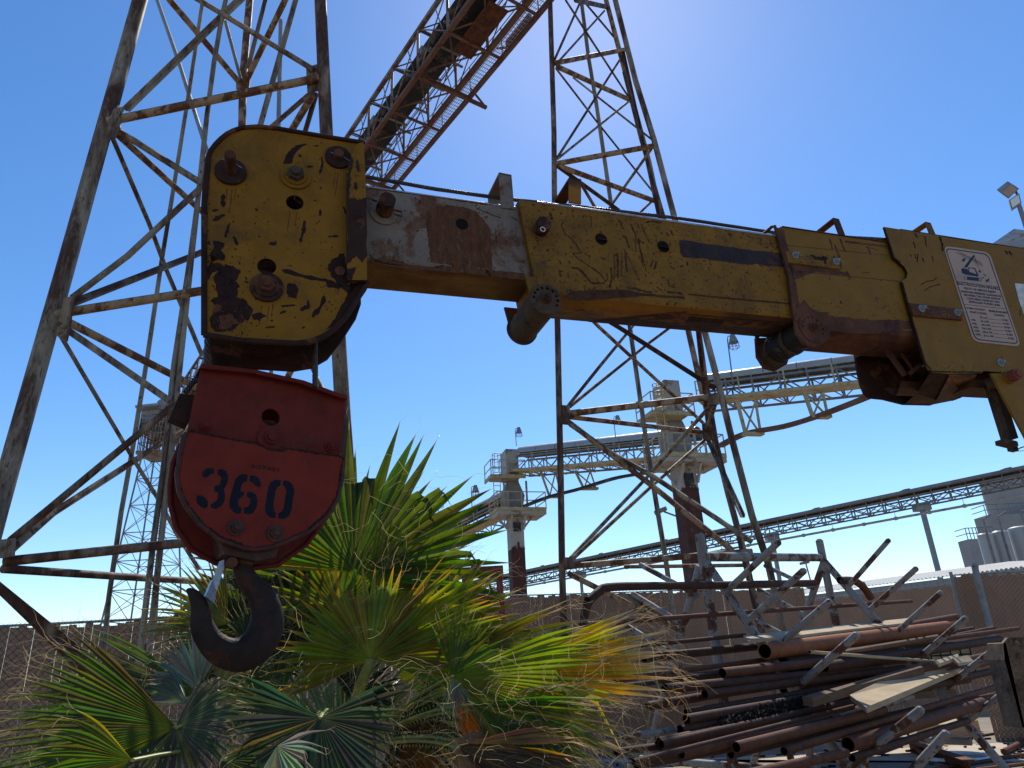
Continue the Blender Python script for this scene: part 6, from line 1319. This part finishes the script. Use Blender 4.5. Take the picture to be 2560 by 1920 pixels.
pipe('rusty pipe group top, right of the rear frame behind the plank end', (2280, 1680), (2508, 1628), 1.5, 16, 'pipe'); pipe('second rusty pipe behind the plank end at the right', (2260, 1705), (2512, 1646), 1.5, 17, 'pipe'); pipe('third rusty pipe behind the plank end at the right, lowest', (2240, 1735), (2505, 1672), 1.5, 20, 'pipedk')
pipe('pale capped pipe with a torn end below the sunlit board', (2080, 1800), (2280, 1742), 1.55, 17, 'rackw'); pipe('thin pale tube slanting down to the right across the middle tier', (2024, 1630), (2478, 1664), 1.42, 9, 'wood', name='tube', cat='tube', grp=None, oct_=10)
pipe('tan angle bar lying on the arms right of the frames', (2110, 1632), (2345, 1592), 1.38, 14, 'wooddk', name='steel_bar', cat='bar', grp=None, oct_=4)
rr = random.Random(77)
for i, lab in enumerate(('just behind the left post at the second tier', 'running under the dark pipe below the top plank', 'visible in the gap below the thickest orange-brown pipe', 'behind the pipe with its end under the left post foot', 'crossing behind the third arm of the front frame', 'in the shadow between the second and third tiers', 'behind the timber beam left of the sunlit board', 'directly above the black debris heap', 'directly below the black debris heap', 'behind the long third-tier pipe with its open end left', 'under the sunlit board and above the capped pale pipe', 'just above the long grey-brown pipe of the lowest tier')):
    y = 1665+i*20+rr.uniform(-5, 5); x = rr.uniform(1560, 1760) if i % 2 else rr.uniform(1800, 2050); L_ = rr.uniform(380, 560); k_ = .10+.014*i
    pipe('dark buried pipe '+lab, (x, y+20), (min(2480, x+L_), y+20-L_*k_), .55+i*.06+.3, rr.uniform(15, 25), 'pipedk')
def board(label, px, n0, th, mt, grp=None):      # px: four pixels on the top face, n offsets for each
    q = [pr(x, y, n_) for (x, y), n_ in zip(px, n0)]; m_ = MB(); m_.plate(q, -Z*th); o = m_.build('timber_board', M[mt]); tag(o, label, 'board', grp)
board('long pale plank on the top tier with dark shadow bands', [(1858, 1588), (2272, 1545), (2255, 1558), (1870, 1602)], (.45, .45, .68, .68), .025, 'wood')
board('broad sunlit board sloping down to the left in the middle of the stack', [(2124, 1737), (2250, 1680), (2416, 1665), (2165, 1768)], (1.35, 1.2, 1.2, 1.62), .045, 'wood')
board('brown timber beam ending left of the sunlit board', [(2005, 1742), (2300, 1660), (2308, 1667), (2030, 1745)], (1.18, 1.18, 1.27, 1.27), .07, 'wooddk')
board('small pale offcut plank on the right tier', [(2380, 1645), (2420, 1638), (2434, 1652), (2395, 1658)], (1.40, 1.30, 1.35, 1.45), .03, 'wood')
board('short sunlit plank left of the small pale offcut', [(2335, 1652), (2395, 1634), (2396, 1642), (2345, 1660)], (1.40, 1.30, 1.35, 1.45), .03, 'wood')
# dark debris heap on the lower tier
q = MB(); rr = random.Random(5)
for i in range(1500):
    t = (rr.random()+rr.choice((.1, .35, .5, .9, .95)))*.5; c = pr(1790+t*290+rr.uniform(-16, 16), 1818-t*80+rr.gauss(0, 9), 1.00+rr.random()*.08); e = .010*rr.random()+.003
    q.box(c, V3(rr.uniform(-1, 1), rr.uniform(-1, 1), rr.uniform(-1, 1)).normalized()*e*1.8, V3(rr.uniform(-1, 1), rr.uniform(-1, 1), rr.uniform(-1, 1)).normalized()*e*.6, V3(rr.uniform(-1, 1), rr.uniform(-1, 1), rr.uniform(-1, 1)).normalized()*e*.6)
tag(q.build('debris_heap', M['mulch']), 'black crumbly debris heaped over the lower pipes', 'debris', kind='stuff')
# ---- ground clutter on the right
def g0(x, y, z=0.0): return PZ(x, y, z)
c = g0(2390, 1893, .02); q = MB(); q.path(circ(c, V3(1, 0, 0), V3(0, 1, 0), .44, 40)+[c+V3(.44, 0, 0)], .035, 8); tag(q.build('hose_ring', M['ring']), 'white ring lying flat on the ground at the lower right', 'ring')
q = MB(); a, b = g0(2425, 1918, .05), g0(2262, 1862, .06); b = a+(b-a)*.9; d = (b-a).normalized(); s_ = d.cross(Z).normalized()
q.beam(a, b, .02, .16); q.beam(a+Z*.08, b+Z*.08, .16, .02); q.beam(a-Z*.08+Z*.03, b-Z*.08+Z*.03, .16, .02); tag(q.build('steel_beam', M['pipe']), 'short rusty steel beam stub on the ground left of the white ring', 'steel beam')
for i, (x0, y0, x1, y1, w, mt, lab) in enumerate(((2286, 1858, 2312, 1893, .10, 'pipe', 'short rusty pipe leaning on the beam stub by the white ring'), (2190, 1880, 2245, 1860, .09, 'pipe', 'rusty pipe end lying under the thick capped pipe'), (2330, 1925, 2600, 1880, .05, 'pipe', 'long rusty rod on the ground below the white ring'), (2340, 1935, 2600, 1905, .04, 'pipeor', 'thin orange rod nearest the bottom right corner'), (2510, 1880, 2580, 1845, .09, 'pipe', 'rusty pipe lying at the right edge by the rear leg foot'), (2400, 1848, 2600, 1815, .04, 'pipedk', 'dark rod on the ground behind the white ring'))):
    q = MB(); q.tube(g0(x0, y0, w/2), g0(x1, y1, w/2), w/2, n=10); tag(q.build('rod' if w < .06 else 'pipe', M[mt]), lab, 'rod' if w < .06 else 'pipe')
q = MB(); q.box(g0(2370, 1822, .12), V3(.45, .2, 0), V3(-.1, .25, 0), Z*.12); tag(q.build('timber_block', M['wood']), 'pale timber block on the ground behind the thick capped pipe', 'timber block')
q = MB(); c = g0(2150, 1808, .02); q.plate([g0(2080, 1815, .05), g0(2200, 1790, .05), g0(2250, 1800, .05), g0(2085, 1830, .05)], Z*.03); tag(q.build('sheet_panel', M['fwhite']), 'white sheet lying on the ground under the rack', 'panel')
q = MB(); rr = random.Random(8)
for i in range(1300):
    x = rr.uniform(1.0, 12); y = rr.uniform(9.5, 16)
    if rr.random() > .25+.75*math.exp(-((x-7.2)**2/1.5+(y-12.2)**2/2)): continue
    e = rr.uniform(.008, .035); an = rr.random()*PI; q.box(V3(x, y, e*.5), V3(math.cos(an), math.sin(an), 0)*e*2, V3(-math.sin(an), math.cos(an), 0)*e*.6, Z*e*.5)
tag(q.build('yard_litter', M['mulch']), 'dark chips and litter scattered on the concrete', 'litter', kind='stuff')
# timber stack behind, wire cage, scrap, chute plate
ts = thing('timber_stack', 'dark weathered stack of long timbers on the ground behind the rack', 'timber stack', P(2120, 1600, 12.5)*1.0); ts.location.z = 0
for k in range(7):
    q = MB(); z = P(2100, 1585, 12.4).z - k*.16; x0 = 1950+rnd.uniform(-25, 15); x1 = 2290+rnd.uniform(-30, 20)
    a, b = P(x0, 1590, 12.4), P(x1, 1560, 12.8); a.z = b.z = z; q.beam(a, b, .9, .10); q.beam(a-V3(.1, .3, -.07), b-V3(.3, .3, -.07), .15, .05); q.build('timber', M['wooddk'], ts)
def cage(label, x0, x1, y0, y1, Y, mt):
    a = P(x0, y0, Y); b = P(x1, y1, Y); r = thing('wire_cage', label, 'wire cage', V3((a.x+b.x)/2, Y, 0)); q = MB(); cx, cz = (a.x+b.x)/2, (a.z+b.z)/2
    hx, hz = abs(b.x-a.x)/2, abs(a.z-b.z)/2; q.box(V3(cx, Y+.5, cz), V3(hx*.97, 0, 0), V3(0, .45, 0), Z*hz*.95); q.build('tank', M[mt], r); q = MB()
    k = max(3, int(hx*2/.14))
    for i in range(k+1): x = cx-hx+2*hx*i/k; q.tube(V3(x, Y, cz-hz), V3(x, Y, cz+hz), .012, n=5)
    for i in range(6): z = cz-hz+2*hz*i/5; q.tube(V3(cx-hx, Y, z), V3(cx+hx, Y, z), .012, n=5)
    q.build('cage', M['black'], r)
cage('white caged tank glimpsed between the pipe tiers', 2010, 2175, 1672, 1735, 12.2, 'ring'); cage('white caged tank right of the other, under the slim right pipes', 2200, 2300, 1650, 1720, 12.4, 'ring'); cage('yellowish caged tank beside the gate at the right', 2320, 2440, 1610, 1680, 12.2, 'fyellow')
q = MB(); a = [P(x, y, 6.0) for x, y in ((2508, 1608), (2520, 1594), (2700, 1588), (2700, 1860), (2556, 1818), (2512, 1650))]
q.plate(a, V3(.01, .05, 0)); q.plate([P(x, y, 6.0) for x, y in ((2508, 1608), (2514, 1606), (2562, 1818), (2556, 1822), (2512, 1650))], V3(.02, .25, 0))
for x, y in ((2540, 1608), (2546, 1640)): bolt(q, P(x, y, 5.99), V3(0, -1, 0), .02, .03)
q.plate([P(2600, 1700, 6.1), P(2700, 1700, 6.1), V3(P(2700, 1700, 6.1).x, 6.1, 0), V3(P(2600, 1700, 6.1).x, 6.1, 0)], V3(0, .1, 0))
tag(q.build('scrap_chute', M['chute']), 'dirty rusted steel chute side standing upright at the right edge', 'chute')
q = MB(); 
for i in range(14): z = .05+rnd.random()*.5; a = V3(9.0+rnd.uniform(-.5, 1.5), 12.3+rnd.uniform(-.6, .6), z); b = a+V3(rnd.uniform(1, 2.5), rnd.uniform(-.5, .5), rnd.uniform(-.1, .1)); q.tube(a, b, rnd.uniform(.03, .08), n=7)
tag(q.build('scrap_pile', M['pipedk']), 'low dark pile of scrap pipes on the ground in front of the gate', 'scrap pile', kind='stuff')
